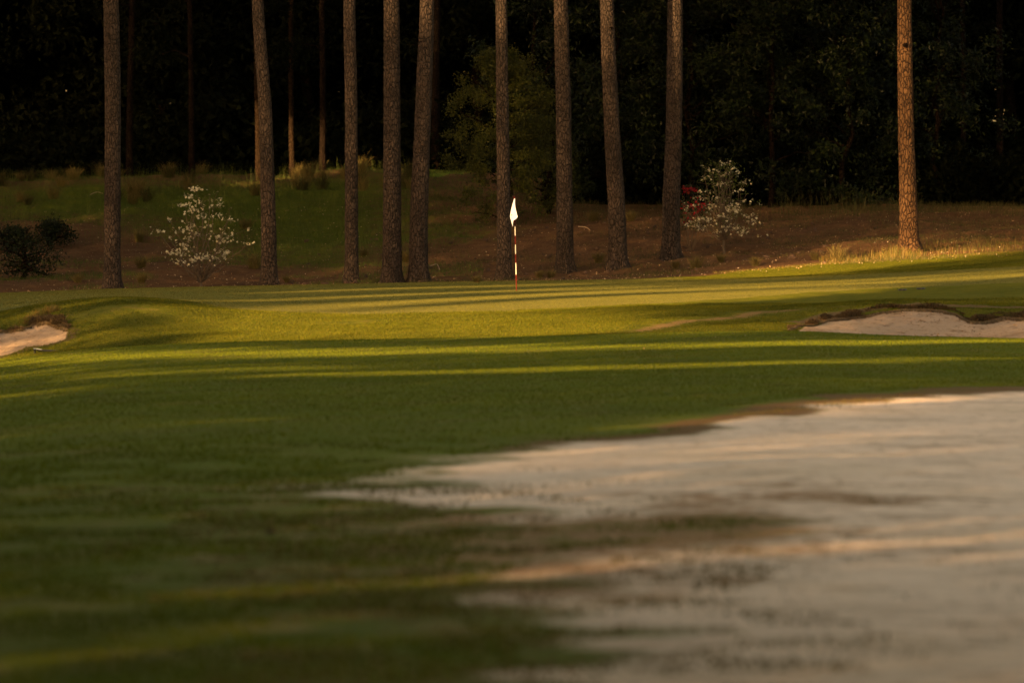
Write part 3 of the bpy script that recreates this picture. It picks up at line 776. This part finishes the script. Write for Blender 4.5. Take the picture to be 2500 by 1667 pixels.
# ------------------------------------------------------------------ flagstick
fx0, fd0 = hit2(1261, 710)
fz0 = float(GH(fx0, fd0))
e = empty('flagstick', (fx0, fd0, fz0), 'red and white striped golf flagstick with a limp white flag', 'flagstick')
sc = fd0/F
def pz(y): return (710.5-y)*sc
def pxx(y): return (-5.0*(710.5-y)/224)*sc
cuts = [(715,671,1),(671,642.5,0),(642.5,620.5,1),(620.5,598,0),(598,576,1),(576,553,0),(553,484,1)]
mb = MB()
for y0, y1, m in cuts:
    ys = np.linspace(y0, y1, 4); pts = np.stack([pxx(ys), 0*ys, pz(ys)], 1)
    tube(mb, pts, .0105, 12, m)
tube(mb, [[pxx(484), 0, pz(484)], [pxx(483), 0, pz(483)], [pxx(482), 0, pz(482)], [pxx(481), 0, pz(481)]], [.017, .021, .017, .002], 12, 1)
mb.build('pole', [M_pwhite, M_pred], e, True)
ys = np.array([486,492,500,508,516,524,530,535,539,544,549,553.5])
Lx = np.array([1254.4,1252.8,1250.2,1248,1245.8,1244.6,1243.8,1245.2,1247.2,1248.6,1250.2,1251.4])
Rx = np.array([1257.6,1257.7,1258,1258.8,1260.4,1262.2,1264.2,1260.5,1253.6,1252.4,1252.2,1252.2])
yq = np.linspace(486, 553.5, 46); Lq = np.interp(yq, ys, Lx); Rq = np.interp(yq, ys, Rx)
NF = 33; v = np.linspace(0, 1, NF)
G = np.zeros((46, NF, 3))
for i, y in enumerate(yq):
    w = (Rq[i]-Lq[i]); cx = (Rq[i]+Lq[i])/2
    fold = np.sin(v*math.pi*3+.6+.02*(y-486))          # cloth hangs in three folds
    xx_ = cx+fold*w/2*(.85+.15*np.cos(v*5))
    dep = (v-.5)*.24*min(1, (y-480)/25) + .012*np.sin(v*9+y*.15)
    G[i, :, 0] = (xx_-1261)*sc; G[i, :, 1] = -.03+dep; G[i, :, 2] = pz(y)
G[:, :, 0] += 0
ii = np.arange(45)[:, None]*NF+np.arange(NF-1)[None]
f = np.stack([ii, ii+1, ii+NF+1, ii+NF], -1).reshape(-1, 4)
mb = MB(); mb.add(G.reshape(-1, 3), f); fl = mb.build('flag', M_flag, e, True)
mb = MB(); zc_ = pz(525.5); xc = (1248.9-1261)*sc
mb.add([[xc-.010, -.125, zc_-.012], [xc+.003, -.128, zc_-.018], [xc+.012, -.127, zc_+.004], [xc+.006, -.124, zc_+.020], [xc-.006, -.124, zc_+.012]], [[0, 1, 2, 3, 4]])
mb.build('emblem', M_grey, fl)
mb = MB(); a = np.linspace(0, 2*math.pi, 24, endpoint=False)
mb.add(np.stack([.054*np.cos(a), .054*np.sin(a), 0*a+.004], 1), [list(range(24))])
mb.build('cup', M_black, e)

# ------------------------------------------------------------------ dogwoods and azalea
def dogwood(px, yb, d, wpx, ytop, ybot, label, nb, nstem, seed, leafy=0., fork=20, upright_=False):
    rng = np.random.default_rng(seed)
    x, = [(px-1250)/F*d]; zb = float(GH(x, d)); s = d/F
    e = empty('dogwood_tree', (x, d, zb), label, 'tree', 'white flowering dogwoods')
    mb = MB(); hf = fork*s
    tube(mb, limb([0, 0, -.1], [.03*(-1 if px > 1000 else 1), 0, hf], 6, 0, rng), np.linspace(.045, .03, 6), 8)
    ht = (yb-ytop)*s; hb = (yb-ybot)*s; R = wpx/2*s*1.14
    tips = []
    for k in range(nstem):
        a = 2.4*k+rng.normal()*.3
        q_ = (k+.5)/nstem; z = hb+(ht-hb)*(q_**1.15*.97+.03*rng.random()); r = R*rng.uniform(.5, 1)**.7*float(np.interp(q_, [0, .25, .5, .8, 1], [.7, 1, 1, .6, .15]))
        tip = np.array([r*math.cos(a), r*math.sin(a)*.8, z])
        P = limb([0, 0, hf*.95], tip, 8, -.08, rng); P[:, 2] = np.maximum(P[:, 2], hf*.9)
        tube(mb, P, np.linspace(.02, .004, 8), 6)
        for m in range(3):
            i = rng.integers(3, 8); b = P[i]; tt = b+np.array([rng.normal()*R*.22, rng.normal()*R*.2, abs(rng.normal())*.18])
            tube(mb, limb(b, tt, 5, .03, rng), np.linspace(.006, .002, 5), 4); tips.append(tt)
            tips.append(P[-1])
    if upright_:
        for k in range(16):
            a = rng.uniform(0, 6.28); r = rng.uniform(.05, .3)*R
            tip = np.array([r*math.cos(a), r*math.sin(a), ht+rng.uniform(-.35, .15)])
            tube(mb, limb([0, 0, hf], tip, 8, 0, rng), np.linspace(.012, .003, 8), 5)
    mb.build('trunk', M_twig, e, True)
    tips = np.array(tips)
    # blossoms sit in flat sprays
    cl = tips[rng.integers(0, len(tips), nb//3)]; C = cl[rng.integers(0, len(cl), nb)]+rng.normal(size=(nb, 3))*np.array([.11, .11, .035])
    C = C[(C[:, 2] > hb*.8)]
    out = MB(); n = len(C)
    Nn = rng.normal(size=(n, 3))*.75+[0, 0, .8]; Nn /= np.linalg.norm(Nn, axis=1)[:, None]
    T1 = np.cross(Nn, rng.normal(size=(n, 3))); T1 /= np.linalg.norm(T1, axis=1)[:, None]; T2 = np.cross(Nn, T1)
    rr = rng.uniform(.027, .042, n)[:, None]
    for k in range(4):
        u1, u2 = [(T1, T2), (T2, -T1), (-T1, -T2), (-T2, T1)][k]
        dv = u1*rr+Nn*rr*.2
        V = np.stack([C, C+dv*.62+u2*rr*.48, C+dv, C+dv*.62-u2*rr*.48], 1).reshape(-1, 3)
        out.add(V, np.arange(4*n).reshape(-1, 4))
    out.build('blossom', M_white, e)
    nl = int(nb*leafy)+150
    L = tips[rng.integers(0, len(tips), nl)]+rng.normal(size=(nl, 3))*np.array([.13, .13, .08])
    if upright_:
        k = 500; L2 = np.stack([rng.normal(size=k)*R*.25, rng.normal(size=k)*R*.25, rng.uniform(hb+(ht-hb)*.45, ht, k)], 1); L = np.vstack([L, L2])
    V, f = leaf_quads(L, rng.uniform(.04, .075, len(L)), rng, .5); mb = MB(); mb.add(V, f); mb.build('leaf', M_lime, e)
    return e
dogwood(489, 702, 150.5, 205, 458, 640, 'white flowering dogwood on the left, many thin stems from the ground', 640, 28, 11, .2, 14)
dogwood(1768, 600, 160, 178, 372, 545, 'white flowering dogwood on the right in front of the dark magnolias', 640, 28, 12, .9, 42, True)
x, d = hit2(1700, 520); d = 161.5; x = (1686-1250)/F*d
zb = float(GH(x, d))
e = empty('azalea_bush', (x, d, zb), 'small azalea with red flowers behind the right dogwood', 'shrub')
zt_ = H-(452-YH)/F*d-zb
P = np.stack([RNG.normal(size=700)*.33, RNG.normal(size=700)*.25, RNG.uniform(.15, 1, 700)**.6*zt_], 1)
V, f = leaf_quads(P, .07); mb = MB(); mb.add(V, f); mb.build('leaf', M_mag, e)
mb = MB()
for k in range(12):
    tube(mb, limb([0, 0, -.05], P[k], 5, .03), np.linspace(.012, .003, 5), 5)
mb.build('stem', M_twig, e, True)
P = np.concatenate([RNG.normal(size=(80, 3))*[.20, .15, .06]+[-.15, -.25, zt_*.93], RNG.normal(size=(90, 3))*[.20, .15, .2]+[.05, -.25, zt_*.6]])
V, f = leaf_quads(P, RNG.uniform(.05, .09, len(P)), aspect=.9); mb = MB(); mb.add(V, f); mb.build('blossom', M_red, e)

# dark shrubs on the left slope
for (px, y, rx, h, lab) in [(60,640,.75,1.15,'nearly black bush low on the left slope at the picture edge'),
                            (125,560,.5,.7,'small black bush above and right of the larger one on the left slope'),
                            (35,575,.5,.7,'dark bush uphill at the very left edge of the slope')]:
    x, d = hit2(px, y+40); 
    leafy_tree('bush', px, y, d, rx*1.3, .6, h, 2000, .085, M_mag, lab, 'shrub', 'round', .05, 50, .18)

# ------------------------------------------------------------------ grasses
def gpts(n, px0, px1, d0, d1, dens=None):
    d = RNG.uniform(d0, d1, n); u = (RNG.uniform(px0, px1, n)-1250)/F; x = u*d
    return x, d
def ground_P(x, d): return np.stack([x, d, GH(x, d)-.01], 1)

def tuft(px, y, h, n, label, mat=M_wire, spread=1., d=None, name='grass_tuft'):
    if d is None: x, d = hit2(px, y)
    else: x = (px-1250)/F*d
    z = float(GH(x, d))
    P = RNG.normal(size=(n, 3))*[h*.10, h*.10, 0]; P[:, 2] = -.01
    mb = MB(); add_blades(mb, P, RNG.uniform(.5, 1.15, n)*h, RNG.uniform(.006, .012, n), RNG.uniform(.2, 1.7, n)*spread)
    o = mb.build(name, mat); o.location = (x, d, z)
    return tag(o, label, 'grass tuft', 'tufts of wiregrass on the slope')
for (px, y, h, lab) in [(345,655,.5,'wide straw coloured tuft right of the leftmost pine'),(345,690,.4,'low tuft beside the foot of the leftmost pine'),
    (190,690,.35,'drooping dull tuft near the green edge at far left'),(621,655,.6,'tall pale tuft just left of the second pine'),
    (600,560,.5,'dark arching tuft above right of the left dogwood'),(340,590,.5,'tuft midway up the slope right of the leftmost pine'),
    (890,625,.3,'small pale tuft between the third pine and the thick pair'),(990,640,.45,'tuft between the two close pines'),
    (700,690,.25,'low yellowish tuft at the green edge right of the second pine'),(1345,678,.3,'low tuft left of the foot of the straight pine right of the flag'),
    (1318,678,.28,'small pale tuft between flag and straight pine'),(1462,642,.42,'upright green tuft between the straight and the knotty pine'),
    (1650,655,.28,'small green tuft at the foot of the orange topped pine'),(1700,655,.48,'bushy yellow tuft right of the orange topped pine'),
    (1760,640,.3,'green tuft below the right dogwood'),(1845,650,.36,'yellow tuft on the straw near the fringe'),
    (2215,606,.55,'golden tuft against the foot of the solitary pine'),(2045,638,.6,'bright yellow tuft at the left end of the sunlit seed grass'),
    (1450,540,.45,'dry tuft uphill behind the knotty pine'),(1540,540,.45,'greenish tuft on the slope between the knotty and orange topped pines'),
    (1800,530,.5,'tuft under the magnolias right of the right dogwood'),(1165,690,.25,'low green tuft at the green edge left of the flag'),
    (1690,560,.4,'tuft on the slope left of the right dogwood trunk'),(1990,635,.3,'short tuft in the straw left of the seed grass')]:
    tuft(px, y, h, 230, lab)
# tussocks along the crest of the hill
for i in range(46):
    px = RNG.uniform(-20, 1010); d = RNG.uniform(183, 196)
    tuft(px, 0, RNG.uniform(.45, .85), 200, 'dull tussock among many along the crest of the left hill', M_wire if i % 3 else M_grass_hill, .9, d, 'grass_tussock')['group'] = 'tussocks along the hill crest'
# meadow grass on the slopes
mb = MB()
x, d = gpts(90000, -150, 1180, 150, 197); k = (sdist(P_hill, x, d) < 1.5) | (fbm(x, d, .35, 90) > .12) | (d > 184)
x, d = x[k], d[k]; add_blades(mb, ground_P(x, d), RNG.uniform(.05, .2, len(x)), .008, RNG.uniform(.1, .9, len(x)))
x, d = gpts(5000, -150, 1000, 170, 197); add_blades(mb, ground_P(x, d), RNG.uniform(.3, .7, len(x)), .006, RNG.uniform(.05, .4, len(x)))
tag(mb.build('meadow_grass', M_grass_green), 'thin green meadow grass covering the hill behind the left pines', 'grass', kind='stuff')
mb = MB()
x, d = gpts(60000, 1000, 2650, 146, 184); k = (fbm(x, d, .5, 95) > .08) | ((d > 172) & (fbm(x, d, 1.2, 96) > -.05)) | ((x > 10.5) & (d > 152))
x, d = x[k], d[k]; add_blades(mb, ground_P(x, d), RNG.uniform(.04, .18, len(x))*(1+(d > 172)*.8), .008, RNG.uniform(.1, 1., len(x)))
x, d = gpts(240, 1900, 2250, 173, 179); add_blades(mb, ground_P(x, d), RNG.uniform(.4, .95, len(x)), .009, RNG.uniform(.05, .35, len(x)))
tag(mb.build('dry_grass', M_grass_hill), 'sparse dry grass over the straw covered slope under the magnolias', 'grass', kind='stuff')
# seed grass in the sun by the right pine
mb = MB()
x, d = gpts(2600, 2000, 2250, 148.2, 151.5); add_blades(mb, ground_P(x, d), RNG.uniform(.12, .48, len(x))*np.clip(.7+fbm(x, d, 1.3, 140)*1.2, .2, 1)*ss(7.7, 8.6, x), .007, RNG.uniform(.02, .3, len(x)))
x, d = gpts(2600, 2240, 2650, 148.5, 156); add_blades(mb, ground_P(x, d), RNG.uniform(.05, .3, len(x))*RNG.uniform(.4, 1, len(x)), .007, RNG.uniform(.05, .5, len(x)))
x, d = gpts(4000, 1740, 2650, 147.2, 148.6); add_blades(mb, ground_P(x, d), RNG.uniform(.02, .09, len(x)), .008, RNG.uniform(.2, .9, len(x)))
P = None
x, d = gpts(420, 2010, 2245, 148.4, 151.5); PP = ground_P(x, d); PP[:, 2] += RNG.uniform(.2, .4, len(x))*np.clip(.55+fbm(x, d, 1.3, 140)*1.2, .2, 1)*ss(7.7, 8.6, x); V, f = leaf_quads(PP, .035, aspect=.7); mb.add(V, f)
tag(mb.build('seed_grass', M_seed), 'sunlit seeding grass and straw along the fringe by the solitary pine', 'grass', kind='stuff')
# turf of the bank
mb = MB()
n = 430000; d = RNG.uniform(98, 110.5, n)**1.; u = RNG.uniform(-.14, .14, n); x = u*d
k = (d < gfront(u)) & (sdist(P_sandR, x, d) > 0) & (sdist(P_sandL, x, d) > 0) & (ldist(P_bank, x, d) > .3)
k &= (np.minimum(np.minimum(ldist(L_scar, x, d), ldist(L_s2, x, d)*.9), ldist(L_s3, x, d)*1.3) > RNG.random(n)**.6*.62*(1+fbm(x, d, 1.4, 150)))
x, d = x[k], d[k]; P = ground_P(x, d)+[0, 0, .005]
add_blades(mb, P, RNG.uniform(.018, .045, len(x)), .007, RNG.uniform(.2, 1.1, len(x)))
u = RNG.uniform(.03, .1, 60000); d = RNG.uniform(137, 148, 60000); x = u*d; k = (sdist(P_fr, x, d) < 0); x, d = x[k], d[k]
add_blades(mb, ground_P(x, d), RNG.uniform(.02, .04, len(x)), .008, RNG.uniform(.2, 1., len(x)))
tag(mb.build('bank_turf', M_turf), 'short coarse turf on the bank in front of the green', 'grass', kind='stuff')
def short_turf(n, d0, d1, ok, h, w, mat, label, name):
    n = int(n*1.5); d = RNG.uniform(d0, d1, n); u = RNG.uniform(-.16, .16, n); x = u*d
    k = ok(x, d, u) & (RNG.random(n) > ss(.1, .16, np.abs(u))); x, d = x[k], d[k]; n = len(x); P = ground_P0(x, d)-[0, 0, .003]
    hh = RNG.uniform(.7, 1.2, n)*h; a = RNG.uniform(0, 6.283, n); W = np.stack([np.cos(a), np.sin(a), 0*a], 1)*w*.5
    L = np.stack([RNG.normal(size=n)*.35, RNG.normal(size=n)*.35, np.ones(n)], 1)*hh[:, None]
    V = np.stack([P-W, P+W, P+W*.7+L, P-W*.7+L], 1).reshape(-1, 3)
    mb = MB(); mb.add(V, np.arange(4*n).reshape(-1, 4)); tag(mb.build(name, mat), label, 'grass', kind='stuff')
short_turf(300000, 40, 95.6, lambda x, d, u: (RNG.random(len(x)) < ss(40, 62, d)) & (sdist(P_waste, x, d) > .8), .011, .013, M_fair, 'short mown blades of the fairway turf', 'fairway_turf')
short_turf(300000, 106, 145, lambda x, d, u: (d > gfront(u)+.05) & (d < gback(u)), .009, .012, M_greenb, 'very short mown blades of the putting green', 'green_turf')
short_turf(110000, 19, 50, lambda x, d, u: (sdist(P_waste, x, d) > .25) & (RNG.random(len(x)) > ss(40, 60, d)) & (fbm(x, d, 1.3, 180, 3) > -.12), .018, .012, M_fair, 'mown grass in the blurred foreground', 'foreground_turf')
short_turf(60000, 19, 44, lambda x, d, u: (sdist(P_dry, x, d) < 1.) & (fbm(x, d, 1.6, 181, 3) > -.02), .020, .010, M_wire, 'thin dry grass between the fairway and the pale sand in the foreground', 'dry_foreground_grass')
# ragged lips of the bunkers
def lip(line, n, back, hgt, label, green=.25):
    line = np.array(line); seg = np.linalg.norm(np.diff(line, axis=0), axis=1); c = np.concatenate([[0], np.cumsum(seg)])
    t = RNG.uniform(0, c[-1], n); x = np.interp(t, c, line[:, 0]); d = np.interp(t, c, line[:, 1])+RNG.uniform(-.12, 1, n)*back
    keep = fbm(x, d, 1.6, 101) > -.26; x, d = x[keep], d[keep]
    P = ground_P(x, d)
    dv = np.stack([RNG.normal(size=len(x))*.5, -np.abs(RNG.normal(size=len(x))), 0*x], 1); dv /= np.linalg.norm(dv, axis=1)[:, None]
    mb = MB(); h = RNG.uniform(.3, 1.3, len(x))*hgt*np.clip(1+2.2*fbm(x, d, 2.2, 103), .15, 2.2); add_blades(mb, P, h, .013, RNG.uniform(.3, 1.6, len(x)), dirv=dv)
    # roots and runners hanging over the sand
    k = RNG.random(len(x)) < .35; Q = ground_P(x[k], np.interp(t[keep][k], c, line[:, 1])-RNG.uniform(0, .1, k.sum())); Q[:, 2] += .04
    a = RNG.uniform(-.02, .02, (len(Q), 3)); tipp = Q+a+np.stack([RNG.normal(size=len(Q))*.03, -RNG.uniform(.02, .12, len(Q)), -RNG.uniform(.05, .2, len(Q))*hgt/.1], 1)
    W = np.array([.007, 0, 0]); V = np.stack([Q-W, Q+W, tipp+W*.3, tipp-W*.3], 1).reshape(-1, 3); mb.add(V, np.arange(len(V)).reshape(-1, 4))
    return tag(mb.build('bunker_lip', M_dead), label, 'turf edge', kind='stuff')
RL = hits([(1925,806),(1950,802),(2020,786),(2080,773),(2150,765),(2200,763),(2300,764),(2335,771),(2370,788),(2400,787),(2450,777),(2500,780)]); RL = np.vstack([RL, [[11.5, RL[-1][1]]]])
lip(RL, 30000, .5, .06, 'ragged brown turf hanging over the right bunker')
LL = hits([(0,812),(30,814),(55,812),(85,793),(110,793),(140,800),(165,808)]); LL = np.vstack([[[-12, LL[0][1]]], LL])
lip(LL, 22000, .6, .10, 'brown and orange turf crowning the left bunker')
mb = MB(); n = 900
L_ = hits([(62,792),(85,776),(105,765),(140,758)]); t = RNG.random(n)*3; i_ = t.astype(int); f_ = (t-i_)[:, None]; Q = L_[i_]*(1-f_)+L_[np.minimum(i_+1, 3)]*f_
x, d = Q[:, 0]+RNG.normal(size=n)*.05, Q[:, 1]+RNG.normal(size=n)*.12
add_blades(mb, ground_P(x, d), RNG.uniform(.06, .20, n), .008, RNG.uniform(.1, .9, n))
tag(mb.build('grass_clump', M_seed), 'longer sunlit grass crowning the ridge of the left bunker', 'grass clump')
# sprigs in the sandy foreground, leaf litter on the straw
mb = MB()
for (px, y, n) in [(1150,1195,10),(1200,1190,16),(1260,1192,24),(1330,1188,20),(1300,1150,6),(1400,1192,10),(1440,1185,18),(1560,1180,14),(1620,1225,16),(1220,1200,16),(2060,1350,16),(2140,1225,20),(2200,1225,22),(1700,1480,8),(1980,1610,20),(2170,1600,14),(1660,1600,10),(1350,1640,20),(2460,1440,12)]:
    x, d = hit2(px, y); xs = x+RNG.normal(size=n)*.10; ds = d+RNG.normal(size=n)*.2
    add_blades(mb, ground_P(xs, ds), RNG.uniform(.02, .06, n), .008, RNG.uniform(.1, .8, n))
for i in range(300):
    px = RNG.uniform(1150, 2500); y = RNG.uniform(1240, 1650) if i % 2 else RNG.normal()*38+1330
    if px > 2000 and i % 3: continue
    x, d = hit2(px, min(max(y, 1130), 1655)); n = int(RNG.uniform(8, 40)); xs = x+RNG.normal(size=n)*RNG.uniform(.03, .14); ds = d+RNG.normal(size=n)*RNG.uniform(.04, .2)
    add_blades(mb, ground_P(xs, ds), RNG.uniform(.008, .035, n), .007, RNG.uniform(.3, 1.6, n))
x, d = hits([(1800,1018),(2250,968)]).T; t = RNG.random(900)**.8; xs = x[0]+(x[1]-x[0])*t+RNG.normal(size=900)*.1; ds = d[0]+(d[1]-d[0])*t+RNG.normal(size=900)*.25
add_blades(mb, ground_P(xs, ds), RNG.uniform(.015, .045, 900), .008, RNG.uniform(.1, .9, 900))
tag(mb.build('sparse_sprigs', M_wire), 'tiny sprigs of dry grass scattered in the pale foreground sand', 'grass', kind='stuff')
x, d = gpts(5200, -50, 2600, 145.5, 182); P = ground_P(x, d)+[0, 0, .02]; V, f = leaf_quads(P, RNG.uniform(.02, .06, len(P))); 
xx_, dd_ = gpts(90, 100, 2400, 60, 95); P2 = ground_P(xx_, dd_)+[0, 0, .012]; V2, f2 = leaf_quads(P2, RNG.uniform(.012, .03, len(P2)))
sx = RNG.uniform(7.2, 10, 420); t_ = RNG.random(420)**2.2; sd_ = np.interp(sx, P_sandR[:11, 0], P_sandR[:11, 1])-.1-t_*5
P3 = ground_P(sx, sd_)+[0, 0, .015]; V3, f3 = leaf_quads(P3, RNG.uniform(.02, .07, 420), aspect=.5)
mb = MB(); mb.add(V, f); mb.add(V2, f2); mb.add(V3, f3)
tag(mb.build('leaf_litter', M_debris), 'fallen leaves and bark chips littered over the straw and fairway', 'litter', kind='stuff')

# ------------------------------------------------------------------ pine cones, sticks, rake, lids
def cone_mesh():
    mb = MB(); n = 9; seg = 10
    t = np.linspace(0, 1, n); pts = np.stack([t*.11-.055, 0*t, 0*t+.026], 1); r = .032*np.sin(np.clip(t*1.02+.05, 0, 1)*math.pi)**.6
    tube(mb, pts, r, seg, jit=lambda a, b: .35*((np.arange(a)[:, None]+np.arange(b)[None]) % 2)-.15)
    return mb.build('pine_cone', M_cone)
c0 = cone_mesh()
tag(c0, 'small dark fallen pine cone lying on the brown straw slope', 'pine cone', 'pine cones on the straw slope')
x, d = gpts(150, 700, 2150, 148, 172)
for i in range(150):
    o = c0 if i == 0 else c0.copy()
    if i: COL.objects.link(o)
    o.location = (x[i], d[i], float(GH(x[i], d[i]))-.005); s_ = RNG.uniform(.8, 1.7); o.scale = (s_, s_, s_); o.rotation_euler = (RNG.normal()*.2, RNG.normal()*.3, RNG.uniform(0, 6.28))
o = c0.copy(); COL.objects.link(o); x, d = hit2(660, 1303); o.location = (x, d, float(GH(x, d))); o.rotation_euler = (0, 0, .3); o.scale = (.5,)*3
tag(o, 'single blurred brown pine cone on the grass in the left foreground', 'pine cone'); del o['group']

def stick(pts, r, label):
    P = []
    for (px, y, up) in pts:
        x, d = hit2(px, y); P.append([x, d, float(GH(x, d))+up])
    P = np.array(P); b = P[0].copy(); t = np.linspace(0, len(P)-1, 14)
    Q = pchip(np.arange(len(P)), P-b, t); mb = MB(); tube(mb, Q, np.linspace(r, r*.5, 14), 6)
    o = mb.build('stick', plain('bare_wood', (.38,.29,.2), .7), smooth=True); o.location = b
    tag(o, label, 'stick', 'fallen sticks on the slope')
stick([(1050,651,.02),(1057,656,.1),(1066,655,.12),(1074,661,.02)], .014, 'pale curved stick on straw right of the close pair of pines')
stick([(1412,556,.03),(1430,562,.08),(1442,566,.03)], .012, 'thin pale stick on the slope above the straight pine right of the flag')
stick([(220,478,.03),(238,476,.08),(252,477,.05)], .012, 'thin pale stick in the meadow grass left of the leftmost pine')

# rake by the left bunker
x, d = hit2(92, 862); z = float(GH(x, d)); s_ = d/F
e = empty('bunker_rake', (x, d, z), 'dark rake lying on the grass by the left bunker', 'rake')
mb = MB(); tube(mb, [[-.02, 0, .05], [.2, .02, .035], [.42, .05, .03]], .016, 8); mb.build('handle', M_black, e, True)
mb = MB(); tube(mb, [[-.05, -.14, .05], [-.045, 0, .055], [-.05, .14, .05]], .018, 8)
for k in range(9):
    yy = -.13+.0325*k; tube(mb, [[-.05, yy, .05], [-.05, yy, .02], [-.055, yy, -.01]], .006, 5)
mb.build('head', M_black, e, True)
mb = MB(); tube(mb, [[-.07, -.05, .075], [.0, 0, .07], [.07, .01, .055]], .008, 6); mb.build('brace', M_pale, e, True)
# dark lids in the fringe
for (px, y, lab) in [(2203,709,'left one of two dark round lids set flush in the turf above the right bunker'),(2248,706,'right one of two dark round lids set flush in the turf above the right bunker')]:
    x, d = hit2(px, y); z = float(GH(x, d)); a = np.linspace(0, 2*math.pi, 24, endpoint=False)
    e = empty('turf_lid', (x, d, z), lab, 'ground lid', 'dark lids in the turf')
    mb = MB(); R1 = np.stack([.085*np.cos(a), .15*np.sin(a), 0*a+.028], 1); R2 = R1*[1.06, 1.06, 0]+[0, 0, -.02]
    mb.add(np.vstack([R1, R2]), [[i, (i+1) % 24, 24+(i+1) % 24, 24+i] for i in range(24)]); mb.add(R1, [list(range(24))]); mb.build('lid', M_black, e)
    mb = MB(); R3 = np.stack([.10*np.cos(a), .17*np.sin(a), 0*a+.012], 1); R4 = R3*[.9, .9, 1]+[0, 0, .012]
    mb.add(np.vstack([R3, R4]), [[i, (i+1) % 24, 24+(i+1) % 24, 24+i] for i in range(24)]); mb.build('rim', M_black, e)

# ------------------------------------------------------------------ light, sky, camera
w = bpy.data.worlds.new('World'); SC.world = w; w.use_nodes = True
nt = w.node_tree; nt.nodes.clear()
sky = nt.nodes.new('ShaderNodeTexSky'); sky.sky_type = 'NISHITA'; sky.sun_disc = False
sky.sun_elevation = EL; sky.sun_rotation = math.radians(0)
sky.air_density = 1.0; sky.dust_density = 3.0; sky.ozone_density = .3
bg = nt.nodes.new('ShaderNodeBackground'); bg.inputs[1].default_value = .06
out = nt.nodes.new('ShaderNodeOutputWorld'); tm = nt.nodes.new('ShaderNodeMix'); tm.data_type = 'RGBA'; tm.blend_type = 'MULTIPLY'; tm.inputs[0].default_value = 1; tm.inputs[7].default_value = (1, .74, .49, 1)
nt.links.new(sky.outputs[0], tm.inputs[6]); nt.links.new(tm.outputs[2], bg.inputs[0]); nt.links.new(bg.outputs[0], out.inputs[0])
to_sun = Vector((-SD[0]*math.cos(EL), -SD[1]*math.cos(EL), math.sin(EL)))
# sky rotation 0 puts its sun on +Y, growing clockwise
sky.sun_rotation = math.atan2(to_sun.x, to_sun.y)
li = bpy.data.lights.new('sun', 'SUN'); li.energy = 3.9; li.angle = math.radians(.7); li.color = (1, .58, .22)
lo = bpy.data.objects.new('sun', li); COL.objects.link(lo); lo.rotation_euler = to_sun.to_track_quat('Z', 'Y').to_euler(); lo.location = (-60, -60, 40)

cam = bpy.data.cameras.new('camera'); cam.lens = 200; cam.sensor_width = 36; cam.clip_end = 20000; cam.clip_start = .1
co = bpy.data.objects.new('camera', cam); COL.objects.link(co); co.location = (0, 0, H)
co.rotation_euler = (math.radians(90)-math.atan((833.5-YH)/F), 0, 0)
cam.dof.use_dof = True; cam.dof.focus_distance = 128; cam.dof.aperture_fstop = 3.0
SC.camera = co
SC.view_settings.view_transform = 'Standard'; SC.view_settings.look = 'None'; SC.view_settings.gamma = 1
SC.view_settings.exposure = 3.05
SC.cycles.max_bounces = 6; SC.cycles.transparent_max_bounces = 4
SC.cycles.use_denoising = True
